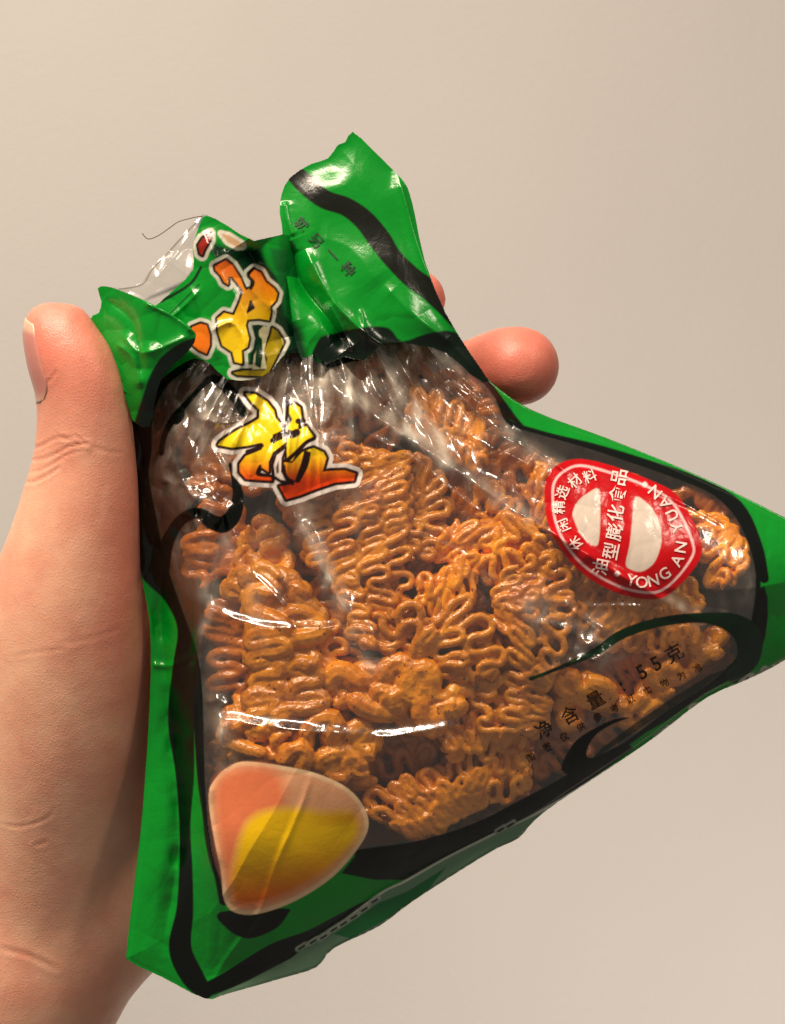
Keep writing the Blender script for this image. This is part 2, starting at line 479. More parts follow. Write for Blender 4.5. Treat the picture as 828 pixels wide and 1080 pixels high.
def body_h(X, Y, ins):
    ins = np.maximum(ins, 0)
    full = ins
    ins = np.minimum(ins, np.maximum(sd_poly(X, Y, np.array(HEM, float)), 0) + 2.5)
    b = 88 * (1 - np.exp(-ins / 62))
    # the left gusset stays low, then steps up to the window
    g = smooth01((X - 150 - 0.10 * (Y - 600)) / 70)
    b = b * (0.45 + 0.55 * g)
    # the neck is gathered and thinner, the lower corner is empty and flat
    neck = smooth01((Y - 330) / 170)
    b = b * (0.45 + 0.55 * neck)
    cor = smooth01((np.hypot(X - 215, (Y - 1053)) - 20) / 170)
    b = b * (0.35 + 0.65 * cor)
    tip = smooth01((X - 770) / 110)
    b = b * (1 - 0.45 * tip)
    # broad undulation
    b = b + 7 * (vnoise(X / 85, Y / 85, 1) - 0.5) * np.clip(ins / 40, 0, 1) * 2
    # radial pleats fanning out of the neck
    th = np.arctan2(Y - 235, X - 330); r = np.hypot(X - 330, Y - 235)
    pl = ridged(th * 9.0, r / 210, 2) + 0.55 * ridged(th * 21.0, r / 120, 3)
    fade = np.exp(-np.maximum(r - 130, 0) / 105)
    b = b + 13 * (pl - 0.8) * fade * np.clip(ins / 20, 0, 1)
    # crumpled foil, strongest by the neck and on the left
    w = np.exp(-np.maximum(r - 120, 0) / 140) + 1.35 * np.exp(-((X - 200) / 55) ** 2 - ((Y - 520) / 110) ** 2) \
        + 0.5 * np.exp(-((X - 600) / 60) ** 2 - ((Y - 680) / 45) ** 2) + 0.13
    w = w * np.clip(ins / 12, 0, 1)
    eg = 1 - 0.96 * smooth01(1.3 - np.hypot((X - 300) / 95, (Y - 885) / 85)); w = w * eg
    u = X + 14 * vnoise(X / 40, Y / 40, 4); v = Y + 14 * vnoise(X / 40, Y / 40, 5)
    b = b + w * (facets(u, v * 0.55 + u * 0.25, 34, 5, 0.55) + facets(u * 1.1, v * 0.6 - u * 0.3, 15, 8, 0.5))
    # long shallow facets everywhere: tight film over lumps
    b = b + 0.5 * facets(u * 0.8 + v * 0.3, v - 0.2 * u, 70, 3, 0.35) * np.clip(ins / 30, 0, 1) * eg
    for cx_, cy_, w_, A in ((620, 690, 27, 13), (208, 535, 36, 17), (178, 478, 16, 8), (520, 470, 22, 9), (455, 690, 16, 5), (372, 640, 14, 5), (230, 770, 14, 7), (225, 440, 20, 9)):
        b += A * np.exp(-((X - cx_) / w_) ** 2 - ((Y - cy_) / w_) ** 2) * (0.6 + 0.8 * vnoise(X / 11, Y / 15, 7))
    for P, A, wd in FOLDS + FAN:
        P = np.array(P, float); lo = P.min(0) - 40; hi = P.max(0) + 40
        m = (X > lo[0]) & (X < hi[0]) & (Y > lo[1]) & (Y < hi[1])
        d, t = sd_line(X[m], Y[m], curve(P, False, 5))
        e = np.clip(np.minimum(t, 1 - t) * 7, 0, 1)
        e = e * (0.75 + 0.5 * vnoise(X[m] / 17, Y[m] / 17, 6))
        wd = max(wd * 1.25, abs(A) / 1.0)
        b[m] += A * e * (0.75 * np.exp(-(d / wd) ** 2) + 0.25 * np.exp(-np.sqrt(d * d + 0.5) / (wd * 0.4)))
    return b * np.clip(ins / 5, 0, 1)


body = Sheet(BODY, 1.0, body_h)
K = Ink(body.X, body.Y, GREEN)
# --- print on the body
WIN = [(160, 475), (162, 435), (178, 405), (200, 388), (216, 372), (240, 392), (268, 398), (300, 368), (325, 372), (345, 388), (368, 382), (384, 378), (402, 362),
       (440, 362), (472, 374), (500, 394), (522, 420), (534, 446), (560, 456), (610, 470), (662, 487), (716, 506), (752, 522), (776, 546), (790, 576),
       (797, 606), (795, 640), (785, 680), (765, 706), (735, 730), (700, 752), (657, 784), (622, 801), (590, 822), (550, 843), (510, 864), (470, 879),
       (430, 889), (385, 895), (340, 905), (290, 935), (250, 950), (232, 925), (222, 890), (217, 840), (215, 780), (213, 722), (207, 685), (193, 645),
       (180, 608), (170, 570), (164, 540), (159, 515), (157, 495)]
K.poly([(120, 380), (230, 360), (480, 340), (512, 395), (545, 440), (560, 458), (520, 430), (330, 420), (190, 560), (190, 640), (160, 640), (130, 560)], BLACK)
K.poly(WIN, BLACK, grow=5, smooth=3)
K.line([(540, 452, 3), (620, 469, 3), (690, 491, 4), (735, 508, 5), (775, 535, 9), (798, 575, 6), (806, 610, 5)], BLACK)
# left: black ribbons over green
K.poly([(183, 585), (192, 592), (203, 615), (214, 650), (213, 664), (200, 652), (190, 635), (183, 612)], GREEN, smooth=3)
K.poly([(146, 590), (170, 618), (186, 650), (192, 690), (180, 720), (150, 715)], GREEN, smooth=3)
K.line([(150, 560, 12), (158, 598, 13), (182, 628, 10), (197, 662, 10), (195, 705, 13), (191, 760, 14), (195, 815, 10), (195, 870, 6), (196, 915, 7), (195, 960, 9), (190, 1000, 12), (203, 1030, 12), (216, 1046, 8)], BLACK)
K.line([(205, 660, 6), (208, 700, 8), (210, 760, 6), (213, 830, 4), (224, 890, 4), (236, 950, 5)], BLACK)
K.poly([(360, 921), (385, 890), (430, 886), (470, 875), (550, 838), (620, 798), (660, 780), (668, 790), (610, 832), (562, 862), (520, 893), (470, 914), (432, 928), (395, 928)], BLACK)
K.poly([(232, 962), (300, 958), (303, 965), (290, 980), (262, 990), (240, 980)], BLACK, smooth=4)
K.line([(212, 1046, 7), (240, 1034, 9), (290, 1008, 13), (330, 992, 12), (375, 965, 9), (420, 940, 6), (445, 925, 4)], BLACK)
K.poly([(786, 640), (806, 618), (810, 650), (802, 690), (785, 708), (750, 728), (700, 762), (657, 786), (640, 800), (655, 780), (735, 728), (775, 695)], BLACK, smooth=2)
# the heat-sealed hem along the lower edge
K.poly(HEM, (98, 132, 104), alpha=0.85, cls=5)
K.poly([(352, 985), (400, 952), (430, 940), (470, 915), (452, 938), (410, 968), (370, 990)], (20, 100, 48), alpha=0.92)
K.line([(318, 998), (345, 984), (375, 962), (405, 940), (428, 929), (470, 905), (520, 880), (562, 860), (600, 838), (650, 806)], (205, 208, 192), w=2.2, alpha=0.9)
for (x, y) in [(318, 1000), (330, 994), (341, 989), (352, 981), (362, 975), (373, 968), (384, 960), (395, 951), (528, 876), (538, 871)]:
    K.line([(x - 4, y + 1), (x + 4, y - 4)], (150, 158, 145), w=5.5, alpha=0.95, smooth=0)
    K.line([(x - 2.5, y + 1), (x + 3, y - 2.5)], BLACK, w=2.0, smooth=0)
for (x, y, a, b) in [(788, 716, 8, 4), (772, 726, 5, 2.5), (732, 745, 5, 2), (806, 706, 3, 2)]:
    K.poly([(x - a, y + b), (x - a * .2, y - b), (x + a, y - b), (x + a * .3, y + b * 1.3)], (188, 188, 172), smooth=3, grow=1.2)
    K.poly([(x - a * .4, y + b * .5), (x, y - b * .5), (x + a * .5, y - b * .5), (x + a * .1, y + b * .5)], (20, 40, 24))
K.line([(690, 776), (735, 745), (790, 716), (828, 694)], (150, 150, 135), w=2.0, alpha=0.8)
# clear windows
K2 = np.clip(0.5 - sd_poly(K.X, K.Y, curve(WIN, True, 3)) / 1.1, 0, 1)
K._put(K2, None, 0.0, 1)
# ribbons crossing the window
K.line([(170, 478, 3), (174, 458, 3), (184, 440, 4), (198, 424, 3), (212, 408, 3), (224, 399, 4), (238, 408, 6), (252, 424, 6), (256, 436, 4)], BLACK, cls=2)
K.line([(186, 444, 4), (190, 438, 5), (192, 432, 3)], BLACK, cls=2)
K.line([(171, 600, 8), (176, 574, 7), (187, 553, 6), (200, 543, 6), (212, 542, 6), (223, 550, 8), (236, 553, 9), (247, 542, 8), (251, 524, 6), (248, 506, 4), (243, 490, 2)], BLACK, cls=2)
K.line([(560, 716, 2), (586, 706, 2), (612, 695, 3), (634, 684, 4.5), (654, 670, 5), (684, 659, 5), (716, 653, 5), (748, 652, 6), (774, 658, 11), (789, 672, 14), (789, 694, 12), (774, 712, 8)], (8, 38, 20), cls=7)
K.poly([(592, 812), (602, 788), (614, 776), (633, 765), (650, 758), (664, 757), (650, 762), (632, 772), (622, 784), (619, 798), (632, 802), (612, 818)], BLACK, cls=7, smooth=4)
K.poly([(625, 800), (650, 785), (700, 752), (735, 730), (765, 706), (748, 712), (700, 742), (660, 770), (636, 788)], (16, 34, 22), alpha=0.8, cls=7)
# red round seal
SEAL = [(574, 522), (577, 503), (590, 489), (612, 484), (645, 491), (685, 506), (712, 520), (729, 545), (740, 572), (738, 590), (722, 612), (702, 629),
        (682, 632), (650, 625), (616, 606), (592, 580), (578, 552)]
SEAL_IN = [(583, 524), (585, 508), (595, 497), (612, 491), (642, 498), (680, 512), (706, 527), (721, 549), (731, 574), (730, 587), (716, 607), (699, 622),
           (681, 625), (652, 618), (620, 600), (598, 576), (586, 550)]
K.poly(SEAL, (190, 4, 16), cls=3, smooth=4)
d = np.abs(sd_poly(K.X, K.Y, curve(SEAL_IN, True, 4))); K._put(np.clip(0.5 - (d - 1.3) / 1.1, 0, 1), (240, 190, 190), 1.0, 3)
K.poly([(606, 550), (604, 540), (610, 528), (620, 520), (632, 516), (633, 545), (632, 568), (628, 576), (614, 566)], (206, 192, 178), cls=3, smooth=3)
K.poly([(670, 524), (684, 532), (694, 547), (698, 566), (695, 583), (688, 596), (676, 603), (664, 600), (660, 594), (664, 575), (667, 548)], (206, 192, 178), cls=3, smooth=3)
for (x, y) in [(651, 605), (680, 511)]:
    K.poly([(x - 3, y), (x, y - 3), (x + 3, y), (x, y + 3)], (240, 215, 215), cls=3, smooth=4)
# egg picture
EGG = [(220, 838), (228, 820), (242, 808), (260, 803), (300, 808), (332, 815), (362, 828), (381, 846), (389, 868), (381, 890), (352, 924), (312, 950),
       (272, 964), (247, 962), (236, 948), (233, 920), (224, 875)]
K.poly(EGG, (226, 190, 148), cls=4, smooth=4)
K.poly(EGG, (214, 156, 116), cls=4, smooth=4, grow=-4.5, soft=3)
K.poly([(226, 838), (245, 812), (290, 812), (300, 850), (262, 870), (240, 930)], (212, 116, 76), cls=4, smooth=3, soft=16)
YX = sd_poly(K.X, K.Y, curve([(248, 905), (256, 876), (272, 858), (305, 852), (340, 856), (372, 856), (379, 872), (372, 890), (345, 918), (305, 942), (270, 954), (248, 952), (243, 930)], True, 4))
t = smooth01((K.Y + 0.15 * (K.X - 250) - 890) / 80)[..., None]
yolk = lin((236, 190, 14)) * (1 - t) + lin((216, 80, 20)) * t
t2 = (smooth01((K.X - 300) / 80) * smooth01(1 - np.abs(K.Y - 862) / 16))[..., None]
yolk = yolk * (1 - 0.6 * t2) + lin((176, 104, 20)) * 0.6 * t2
K._put(np.clip(0.5 - YX / 11.0, 0, 1), yolk, 1.0, 4)


# second brush character
def gmap(P, ox, oy, k): return [(ox + u / k, oy + v / k) for u, v in P]


g2 = lambda P: gmap(P, 220, 395, 4.87)
GA = g2([(190, 98), (240, 102), (300, 140), (335, 185), (345, 225), (378, 262), (375, 288), (330, 308), (325, 352), (392, 328), (395, 350), (330, 400), (308, 450), (308, 500),
         (262, 470), (250, 515), (322, 530), (325, 545), (240, 540), (190, 535), (160, 500), (160, 460), (190, 420), (275, 385), (272, 350), (200, 365), (120, 375), (50, 362),
         (60, 345), (110, 310), (150, 285), (220, 250), (260, 225), (262, 180), (225, 145)])
GB = g2([(415, 165), (440, 150), (470, 170), (478, 225), (462, 240), (460, 285), (500, 265), (525, 300), (540, 320), (500, 340), (455, 395), (430, 445), (405, 440), (400, 380), (405, 320), (402, 280), (430, 230), (415, 200)])
GC = g2([(385, 450), (430, 455), (480, 400), (515, 385), (540, 378), (590, 400), (605, 430), (585, 500), (625, 495), (700, 492), (755, 510), (745, 545), (650, 555), (560, 585), (470, 620), (400, 640), (365, 575), (410, 568), (450, 550), (400, 520)])
t = smooth01((K.Y - 468) / 42)[..., None]
fire = lin((236, 205, 22)) * (1 - t) + lin((226, 66, 14)) * t
for g, w_ in ((GA, 7.6), (GB, 6.4), (GC, 7.6)): K.poly(g, (226, 214, 205), cls=6, grow=w_)
for g in (GA, GB, GC): K.poly(g, (34, 10, 8), cls=6, grow=3.2)
for g in (GA, GB, GC): K.poly(g, fire, cls=6)
for P, w_ in (([(200, 397), (238, 385), (272, 365)], 5.0), ([(330, 340), (360, 320), (392, 300)], 6.0), ([(405, 300), (430, 308), (452, 298)], 8.0), ([(460, 240), (486, 238)], 6.0),
              ([(400, 235), (405, 140)], 3.4), ([(405, 440), (450, 400), (500, 350), (540, 330)], 4.2), ([(500, 400), (485, 460), (455, 545)], 4.5), ([(515, 405), (500, 470), (460, 545)], 4.5),
              ([(265, 470), (250, 512), (300, 520)], 3.0), ([(385, 470), (395, 520), (430, 560)], 4.0)):
    K.line(g2(P), (34, 10, 8), w=w_, cls=6)
K.poly(g2([(392, 378), (345, 410), (328, 465), (336, 525), (372, 548), (402, 550), (376, 500), (378, 430)]), (34, 10, 8), cls=6, grow=2.2)
K.poly(g2([(390, 385), (350, 415), (335, 465), (342, 520), (372, 540), (396, 545), (372, 500), (374, 430)]), (214, 200, 190), cls=6)
K.poly(g2([(360, 440), (345, 480), (350, 510), (362, 505)]), (90, 60, 40), cls=6)

rr = np.hypot(body.X - 330, body.Y - 235)
HAZE = 0.26 * np.exp(-np.maximum(rr - 150, 0) / 75) + 0.20 * np.exp(-((body.X - 205) / 42) ** 2 - ((body.Y - 500) / 85) ** 2) + 0.22 * np.exp(-((body.X - 225) / 22) ** 2 - ((body.Y - 690) / 110) ** 2) \
    + 0.16 * np.exp(-((body.X - 610) / 32) ** 2 - ((body.Y - 668) / 30) ** 2) + 0.16 * np.exp(-((body.X - 775) / 30) ** 2 - ((body.Y - 625) / 26) ** 2) + 0.12 * np.exp(-((body.X - 680) / 70) ** 2 - ((body.Y - 770) / 20) ** 2)  # milky film, plus broad pale reflections painted in as haze
for P_, w_, a_ in (([(345, 400), (382, 426), (430, 458), (480, 495), (540, 534), (600, 574), (645, 606)], 9, 0.34), ([(316, 530), (335, 580), (358, 635), (392, 700)], 9, 0.36), ([(222, 620), (228, 720), (238, 806)], 9, 0.30),
                   ([(470, 380), (510, 420), (545, 462), (600, 500)], 8, 0.26), ([(240, 560), (262, 620), (280, 680)], 7, 0.2), ([(300, 400), (330, 450), (345, 500)], 8, 0.22), ([(560, 640), (600, 655), (640, 690)], 18, 0.2),
                   ([(410, 375), (430, 420), (470, 470)], 8, 0.25), ([(375, 500), (380, 600), (372, 670)], 4, 0.10), ([(700, 625), (740, 655)], 9, 0.2)):
    d_, t_ = sd_line(body.X, body.Y, curve(P_, False, 4)); HAZE = HAZE + a_ * np.exp(-(d_ / w_) ** 2)  # whitish sheen painted along the folds
for P_, A_, w_ in FAN:
    d_, t_ = sd_line(body.X, body.Y, curve(P_, False, 4)); HAZE = HAZE + 0.22 * (1 - t_) * np.exp(-(d_ / (w_ * 1.3)) ** 2)
HAZE = 1.05 * HAZE * (0.35 + 1.3 * ridged(body.X / 26 + 0.6 * vnoise(body.X / 20, body.Y / 20, 1), body.Y / 60, 3) * vnoise(body.X / 9, body.Y / 22, 6) * 1.6)
BP = body.build({0: ('printed_film', FILM), 1: ('clear_window', FILM), 2: ('printed_ribbon', FILM), 7: ('printed_ribbon', FILM), 3: ('round_seal', FILM),
            4: ('egg_picture', FILM), 5: ('sealed_hem', FILM), 6: ('brush_character', FILM)}, K, bag, HAZE)


def back_h(X, Y, ins):
    ins = np.maximum(ins, 0)
    b = -78 * (1 - np.exp(-ins / 55)) * (0.5 + 0.5 * smooth01((Y - 330) / 170)) * (0.3 + 0.7 * smooth01((np.hypot(X - 215, Y - 1053) - 20) / 200))
    b += facets(X, Y, 45, 21, 0.35) * np.clip(ins / 15, 0, 1)
    return b * np.clip(ins / 8, 0, 1) - 0.6


back = Sheet(BODY, 4.0, back_h)
KB = Ink(back.X, back.Y, (10, 84, 34))
KB.poly([(x, y) for x, y in WIN], (128, 66, 24), smooth=0, grow=-2)  # brown painted on the inside to imitate its warm glow
back.build({0: ('back_film', FLAPF)}, KB, bag)


# ------------------------------------------------------------------ flaps of the torn mouth
def flap(outline, base, name_parts, paint, step=1.0, alpha=1.0, green=GREEN, smooth=3, mat=None):
    s = Sheet(outline, step, base, smooth)
    k = Ink(s.X, s.Y, green, alpha)
    if paint: paint(k)
    s.parts = s.build(name_parts, k, bag)
    return s


def crz(X, Y, folds, ins):
    b = np.zeros(X.shape)
    for P, A, wd in folds:
        d, t = sd_line(X, Y, curve(P, False, 4))
        b += A * np.clip(np.minimum(t, 1 - t) * 8 + 0.15, 0, 1) * np.exp(-np.sqrt(d * d + 0.7) / wd)
    return b


def h_right(X, Y, ins):
    t = smooth01((Y - 150) / 240)
    b = 26 + 34 * t + 7 * smooth01((ins) / 34)
    # soft roll along the right edge, deep pleat on the left
    b += crz(X, Y, [([(418, 178), (428, 215), (440, 258), (456, 300), (480, 350)], 9, 6),
                    ([(300, 256), (318, 300), (345, 335), (368, 368)], -22, 12),
                    ([(322, 262), (340, 300), (362, 330), (400, 362), (430, 372)], 9, 7),
                    ([(268, 258), (290, 300), (312, 350)], 9, 9),
                    ([(300, 212), (303, 232), (310, 250)], 5, 4),
                    ([(345, 318), (360, 345), (372, 372)], 8, 3),
                    ([(405, 300), (440, 335), (480, 365)], 4, 10),
                    ([(380, 325), (384, 345), (385, 370)], 3, 2),
                    ([(335, 250), (370, 262), (400, 300)], 2, 16)], ins)
    b += 5 * (vnoise(X / 40, Y / 40, 3) - .5) + (0.02 + 0.3 * smooth01((Y - 270) / 90)) * facets(X + 8 * vnoise(X / 20, Y / 20, 1), Y, 30, 31, 0.5)
    return b


def p_right(k):
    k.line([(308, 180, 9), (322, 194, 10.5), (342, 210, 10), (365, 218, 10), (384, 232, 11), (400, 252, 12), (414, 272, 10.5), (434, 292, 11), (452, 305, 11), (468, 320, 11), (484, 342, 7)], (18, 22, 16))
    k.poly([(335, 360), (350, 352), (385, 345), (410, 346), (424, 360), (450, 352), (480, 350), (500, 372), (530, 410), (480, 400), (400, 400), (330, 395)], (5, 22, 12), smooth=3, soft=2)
    k.poly([(300, 330), (318, 350), (330, 395), (290, 395), (262, 300), (285, 290)], (6, 48, 22), soft=8)  # shade of the left pleat painted into the green


R_OUT = [(372, 139), (392, 157), (424, 189), (432, 204), (438, 228), (448, 275), (470, 330), (497, 374), (516, 403), (498, 396), (470, 372), (436, 363), (404, 362), (384, 380), (362, 376),
         (345, 384), (330, 374), (318, 378), (310, 352), (306, 322), (302, 292), (290, 264), (284, 251), (298, 247), (295, 225), (297, 205), (306, 187), (328, 173), (346, 167), (356, 153), (364, 150)]
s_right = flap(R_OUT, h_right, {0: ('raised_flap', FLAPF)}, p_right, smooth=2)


def h_mid(X, Y, ins):
    b = 30 + 20 * smooth01((X - 150) / 80) + 0.05 * (Y - 230)
    b += crz(X, Y, [([(212, 240), (235, 290), (262, 340), (262, 400)], 10, 14),
                    ([(256, 256), (280, 300), (300, 370)], -24, 17),
                    ([(150, 350), (180, 335), (212, 305)], 3, 3),
                    ([(236, 262), (262, 302), (292, 330)], 5, 5),
                    ([(222, 350), (244, 340), (258, 362), (252, 392)], 5, 4),
                    ([(200, 300), (220, 350), (230, 380)], 3, 7)], ins)
    b -= 26 * smooth01((X - 292) / 36)
    b += 0.4 * facets(X, Y, 26, 41, 0.5)
    return b


g1 = lambda P: gmap(P, 180, 220, 5.685)
M1 = g1([(265, 345), (330, 310), (370, 340), (420, 420), (440, 470), (452, 490), (490, 470), (492, 430), (470, 390), (500, 365), (540, 385), (570, 440), (620, 480), (640, 510), (630, 550), (595, 590),
         (600, 620), (590, 670), (530, 660), (460, 665), (450, 700), (470, 780), (460, 830), (425, 850), (430, 930), (385, 920), (370, 860), (310, 820), (285, 740), (280, 660), (320, 625), (380, 640),
         (415, 560), (435, 500), (410, 460), (370, 410), (345, 410), (345, 455), (320, 440), (300, 400), (270, 370)])
M2 = g1([(175, 270), (165, 220), (190, 180), (235, 150), (235, 190), (200, 250), (190, 280)])
M3 = g1([(85, 760), (130, 710), (180, 690), (215, 700), (235, 760), (235, 820), (215, 870), (170, 850), (110, 800)])
M4 = g1([(610, 715), (640, 735), (680, 800), (640, 880), (590, 980), (550, 1005), (400, 998), (375, 985), (430, 972), (565, 970), (580, 900), (560, 860), (600, 760)])
M5 = g1([(300, 148), (350, 160), (430, 210), (436, 228), (400, 232), (340, 200)])


def p_mid(k):
    k.poly([(214, 255), (250, 262), (300, 262), (330, 330), (330, 400), (262, 400), (262, 330), (240, 290)], (5, 44, 22), soft=6)  # fold shadow painted as dark green
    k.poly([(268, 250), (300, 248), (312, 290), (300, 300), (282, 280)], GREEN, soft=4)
    k.poly([(285, 262), (345, 262), (345, 400), (300, 330)], (8, 100, 36), soft=5)  # lighter part of the same painted fold shade
    k.line([(152, 352), (178, 332), (210, 300)], (8, 70, 30), w=1.6)
    k.line([(170, 318), (200, 300), (212, 282)], (12, 40, 22), w=3)
    t = smooth01((k.Y - 268) / 90)[..., None]
    f = lin((222, 96, 26)) * (1 - t) + lin((226, 190, 20)) * t
    for g in (M1, M2, M3, M4): k.poly(g, (196, 196, 180), cls=1, grow=6.2)
    k.poly(M5, (215, 208, 190), cls=1, grow=3.5)
    for g in (M1, M2, M3, M4): k.poly(g, (24, 12, 8), cls=1, grow=2.6)
    k.poly(M5, (196, 160, 120), cls=1)
    k.poly(M1, f, cls=1); k.poly(M2, (140, 34, 18), cls=1); k.poly(M3, (220, 112, 26), cls=1); k.poly(M4, (150, 130, 14), cls=1)
    k.poly(g1([(480, 555), (500, 595), (460, 622)]), (24, 12, 8), cls=1, grow=1.0)
    k.line(g1([(480, 480), (495, 440), (465, 400), (500, 355)]), (24, 12, 8), w=3.4, cls=1)
    k.poly(g1([(530, 730), (560, 700), (590, 720), (560, 860), (575, 960), (490, 965), (500, 880), (530, 820)]), (196, 190, 150), cls=1)
    k.poly(g1([(525, 760), (548, 780), (552, 880), (540, 960), (505, 940), (510, 870)]), (5, 50, 26), cls=1)


MID_OUT = [(120, 372), (140, 345), (160, 326), (184, 305), (204, 284), (203, 262), (211, 236), (218, 227), (240, 238), (268, 254), (300, 247), (334, 262), (346, 300), (352, 350), (340, 384),
           (318, 372), (298, 376), (286, 392), (268, 400), (240, 400), (222, 384), (205, 378), (186, 388), (168, 402), (150, 420), (128, 410)]
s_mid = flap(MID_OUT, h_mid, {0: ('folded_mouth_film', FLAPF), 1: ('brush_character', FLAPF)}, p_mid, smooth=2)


def h_left(X, Y, ins):
    b = 22 + 44 * smooth01((X - 96) / 70) * smooth01(1.2 - (Y - 330) / 160) + crz(X, Y, [([(128, 350), (150, 372), (200, 354)], 6, 6), ([(110, 315), (140, 340), (150, 400)], -5, 7), ([(150, 318), (186, 336), (205, 352)], 5, 4),
                                                        ([(122, 362), (140, 378), (148, 410)], 6, 4)], ins)
    return b + 0.5 * facets(X, Y, 24, 51, 0.5)


def p_left(k):
    k.poly([(160, 392), (175, 372), (205, 356), (215, 370), (190, 400), (170, 450), (140, 460), (150, 420)], (5, 20, 12), smooth=3, soft=2)


flap([(103, 304), (112, 302), (126, 306), (155, 318), (185, 334), (207, 352), (199, 370), (184, 384), (170, 400), (163, 425), (158, 450), (140, 444), (128, 405), (110, 370), (94, 338), (104, 330), (107, 318)],
     h_left, {0: ('curled_flap', FLAPF)}, p_left, smooth=2)


# clear torn film rising behind the mouth
def h_clear(X, Y, ins):
    return 12 + 0.1 * (Y - 230) + 1.2 * facets(X, Y, 22, 61, 0.55) + crz(X, Y, [([(214, 228), (190, 262), (160, 300)], 7, 4), ([(218, 228), (245, 246), (268, 256)], 6, 4), ([(175, 272), (200, 290), (215, 300)], 6, 4)], ins)


def p_clear(k):
    k.poly([(212, 226), (222, 232), (246, 246), (236, 250), (216, 246), (208, 240)], (120, 145, 200), alpha=0.75, soft=4)
    k.line([(126, 305), (150, 300), (160, 285), (176, 268), (196, 246), (214, 228)], (70, 64, 54), w=1.2, alpha=0.7)
    k.poly([(134, 330), (150, 318), (200, 300), (206, 280), (196, 296), (160, 312)], (20, 44, 26), alpha=0.75, soft=4)


flap([(112, 304), (128, 304), (148, 299), (158, 284), (174, 268), (194, 246), (214, 226), (226, 231), (248, 243), (272, 257), (262, 300), (220, 330), (170, 345), (140, 330)], h_clear,
     {0: ('torn_clear_edge', FLAPF)}, p_clear, alpha=0.0, green=(120, 118, 105), smooth=2)


def tube(P, R, n=8, flat=1.0, caps=True):
    """P: (m,3) points in working units, R radii -> verts, quads"""
    P = np.asarray(P, float); m = len(P)
    T = np.gradient(P, axis=0); T /= np.maximum(np.linalg.norm(T, axis=1, keepdims=True), 1e-9)
    nrm = np.zeros_like(P)
    a = np.array([0, 0, 1.0])
    if abs(T[0] @ a) > 0.9: a = np.array([1.0, 0, 0])
    v = a - T[0] * (a @ T[0]); v /= np.linalg.norm(v)
    for i in range(m):
        v = v - T[i] * (v @ T[i]); v /= max(np.linalg.norm(v), 1e-9); nrm[i] = v
    B = np.cross(T, nrm)
    ang = np.linspace(0, 2 * np.pi, n, endpoint=False)
    R = np.broadcast_to(np.asarray(R, float), (m,))
    V = P[:, None] + R[:, None, None] * (np.cos(ang)[None, :, None] * nrm[:, None] * flat + np.sin(ang)[None, :, None] * B[:, None])
    V = V.reshape(-1, 3)
    i, j = np.meshgrid(np.arange(m - 1), np.arange(n), indexing='ij')
    F = np.stack([i * n + j, (i + 1) * n + j, (i + 1) * n + (j + 1) % n, i * n + (j + 1) % n], -1).reshape(-1, 4)
    if caps:
        e = []
        for r0 in (0, (m - 1) * n):
            for k in range(0, n - 2, 2):
                e.append([r0, r0 + k + 1, r0 + k + 2, r0 + (k + 3) % n if k + 3 < n else r0 + k + 2])
        e = [q for q in e if len(set(q)) == 4]
        if e: F = np.vstack([F, np.array(e)])
    return V, F


# loose fibre of torn film
M_FIB = print_material('torn_fibre', (92, 66, 44), 0.4)
P = curve([(150, 246, 10), (156, 252, 11), (166, 249, 12), (178, 241, 12), (188, 234, 12), (198, 231, 13), (206, 229, 14), (213, 228, 14)], False, 6)
V, F = tube(P, 0.55, 6)
new_mesh('torn_strand', W(*V.T), F, M_FIB, bag)

# ------------------------------------------------------------------ lettering (default font outlines laid on the film)
M_BLK = print_material('black_print', (22, 12, 8), 0.4)
M_WHT = print_material('white_print', (240, 214, 208), 0.4)
M_GRN = print_material('dark_green_print', (6, 62, 30), 0.4)


def glyphs(text):
    cu = bpy.data.curves.new('t', 'FONT'); cu.body = text; cu.size = 1.0; cu.align_x = 'CENTER'; cu.align_y = 'CENTER'; cu.resolution_u = 3; cu.offset = 0.012
    o = bpy.data.objects.new('t', cu); COL.objects.link(o)
    dg = bpy.context.evaluated_depsgraph_get(); dg.update()
    me = bpy.data.meshes.new_from_object(o.evaluated_get(dg))
    bpy.data.objects.remove(o); bpy.data.curves.remove(cu)
    bm = bmesh.new(); bm.from_mesh(me); bpy.data.meshes.remove(me)
    bmesh.ops.triangulate(bm, faces=bm.faces)
    for _ in range(2):
        lg = [e for e in bm.edges if e.calc_length() > 0.22]
        if lg: bmesh.ops.subdivide_edges(bm, edges=lg, cuts=1)
        bmesh.ops.triangulate(bm, faces=bm.faces)
    bm.verts.ensure_lookup_table()
    V = np.array([v.co[:2] for v in bm.verts]) if len(bm.verts) else np.zeros((0, 2))
    F = [tuple(v.index for v in f.verts) for f in bm.faces]
    bm.free()
    return V, F


bpy.context.view_layer.update()


def lettering(name, items, mat, sheet, lift=1.1, parent=None):
    """items: (text, x, y, size, direction of reading (dx,dy), bold)"""
    VV, FF, o = [], [], 0
    for it in items:
        text, x, y, size, (dx, dy) = it[:5]
        V, F = glyphs(text)
        if not len(V): continue
        # centre each text on its own box
        c = (V.min(0) + V.max(0)) / 2; V = V - c
        L = math.hypot(dx, dy); dx /= L; dy /= L
        ux, uy = (dy, -dx)  # 'up' of the letters, y runs down
        asp = it[5] if len(it) > 5 else 1.0
        px = x + size * (V[:, 0] * dx * asp + V[:, 1] * ux); py = y + size * (V[:, 0] * dy * asp + V[:, 1] * uy)
        VV.append(W(px, py, sheet.at(px, py) + lift)); FF += [tuple(i + o for i in f) for f in F]; o += len(V)
    if VV: new_mesh(name, np.vstack(VV), FF, mat, parent or bag, False)


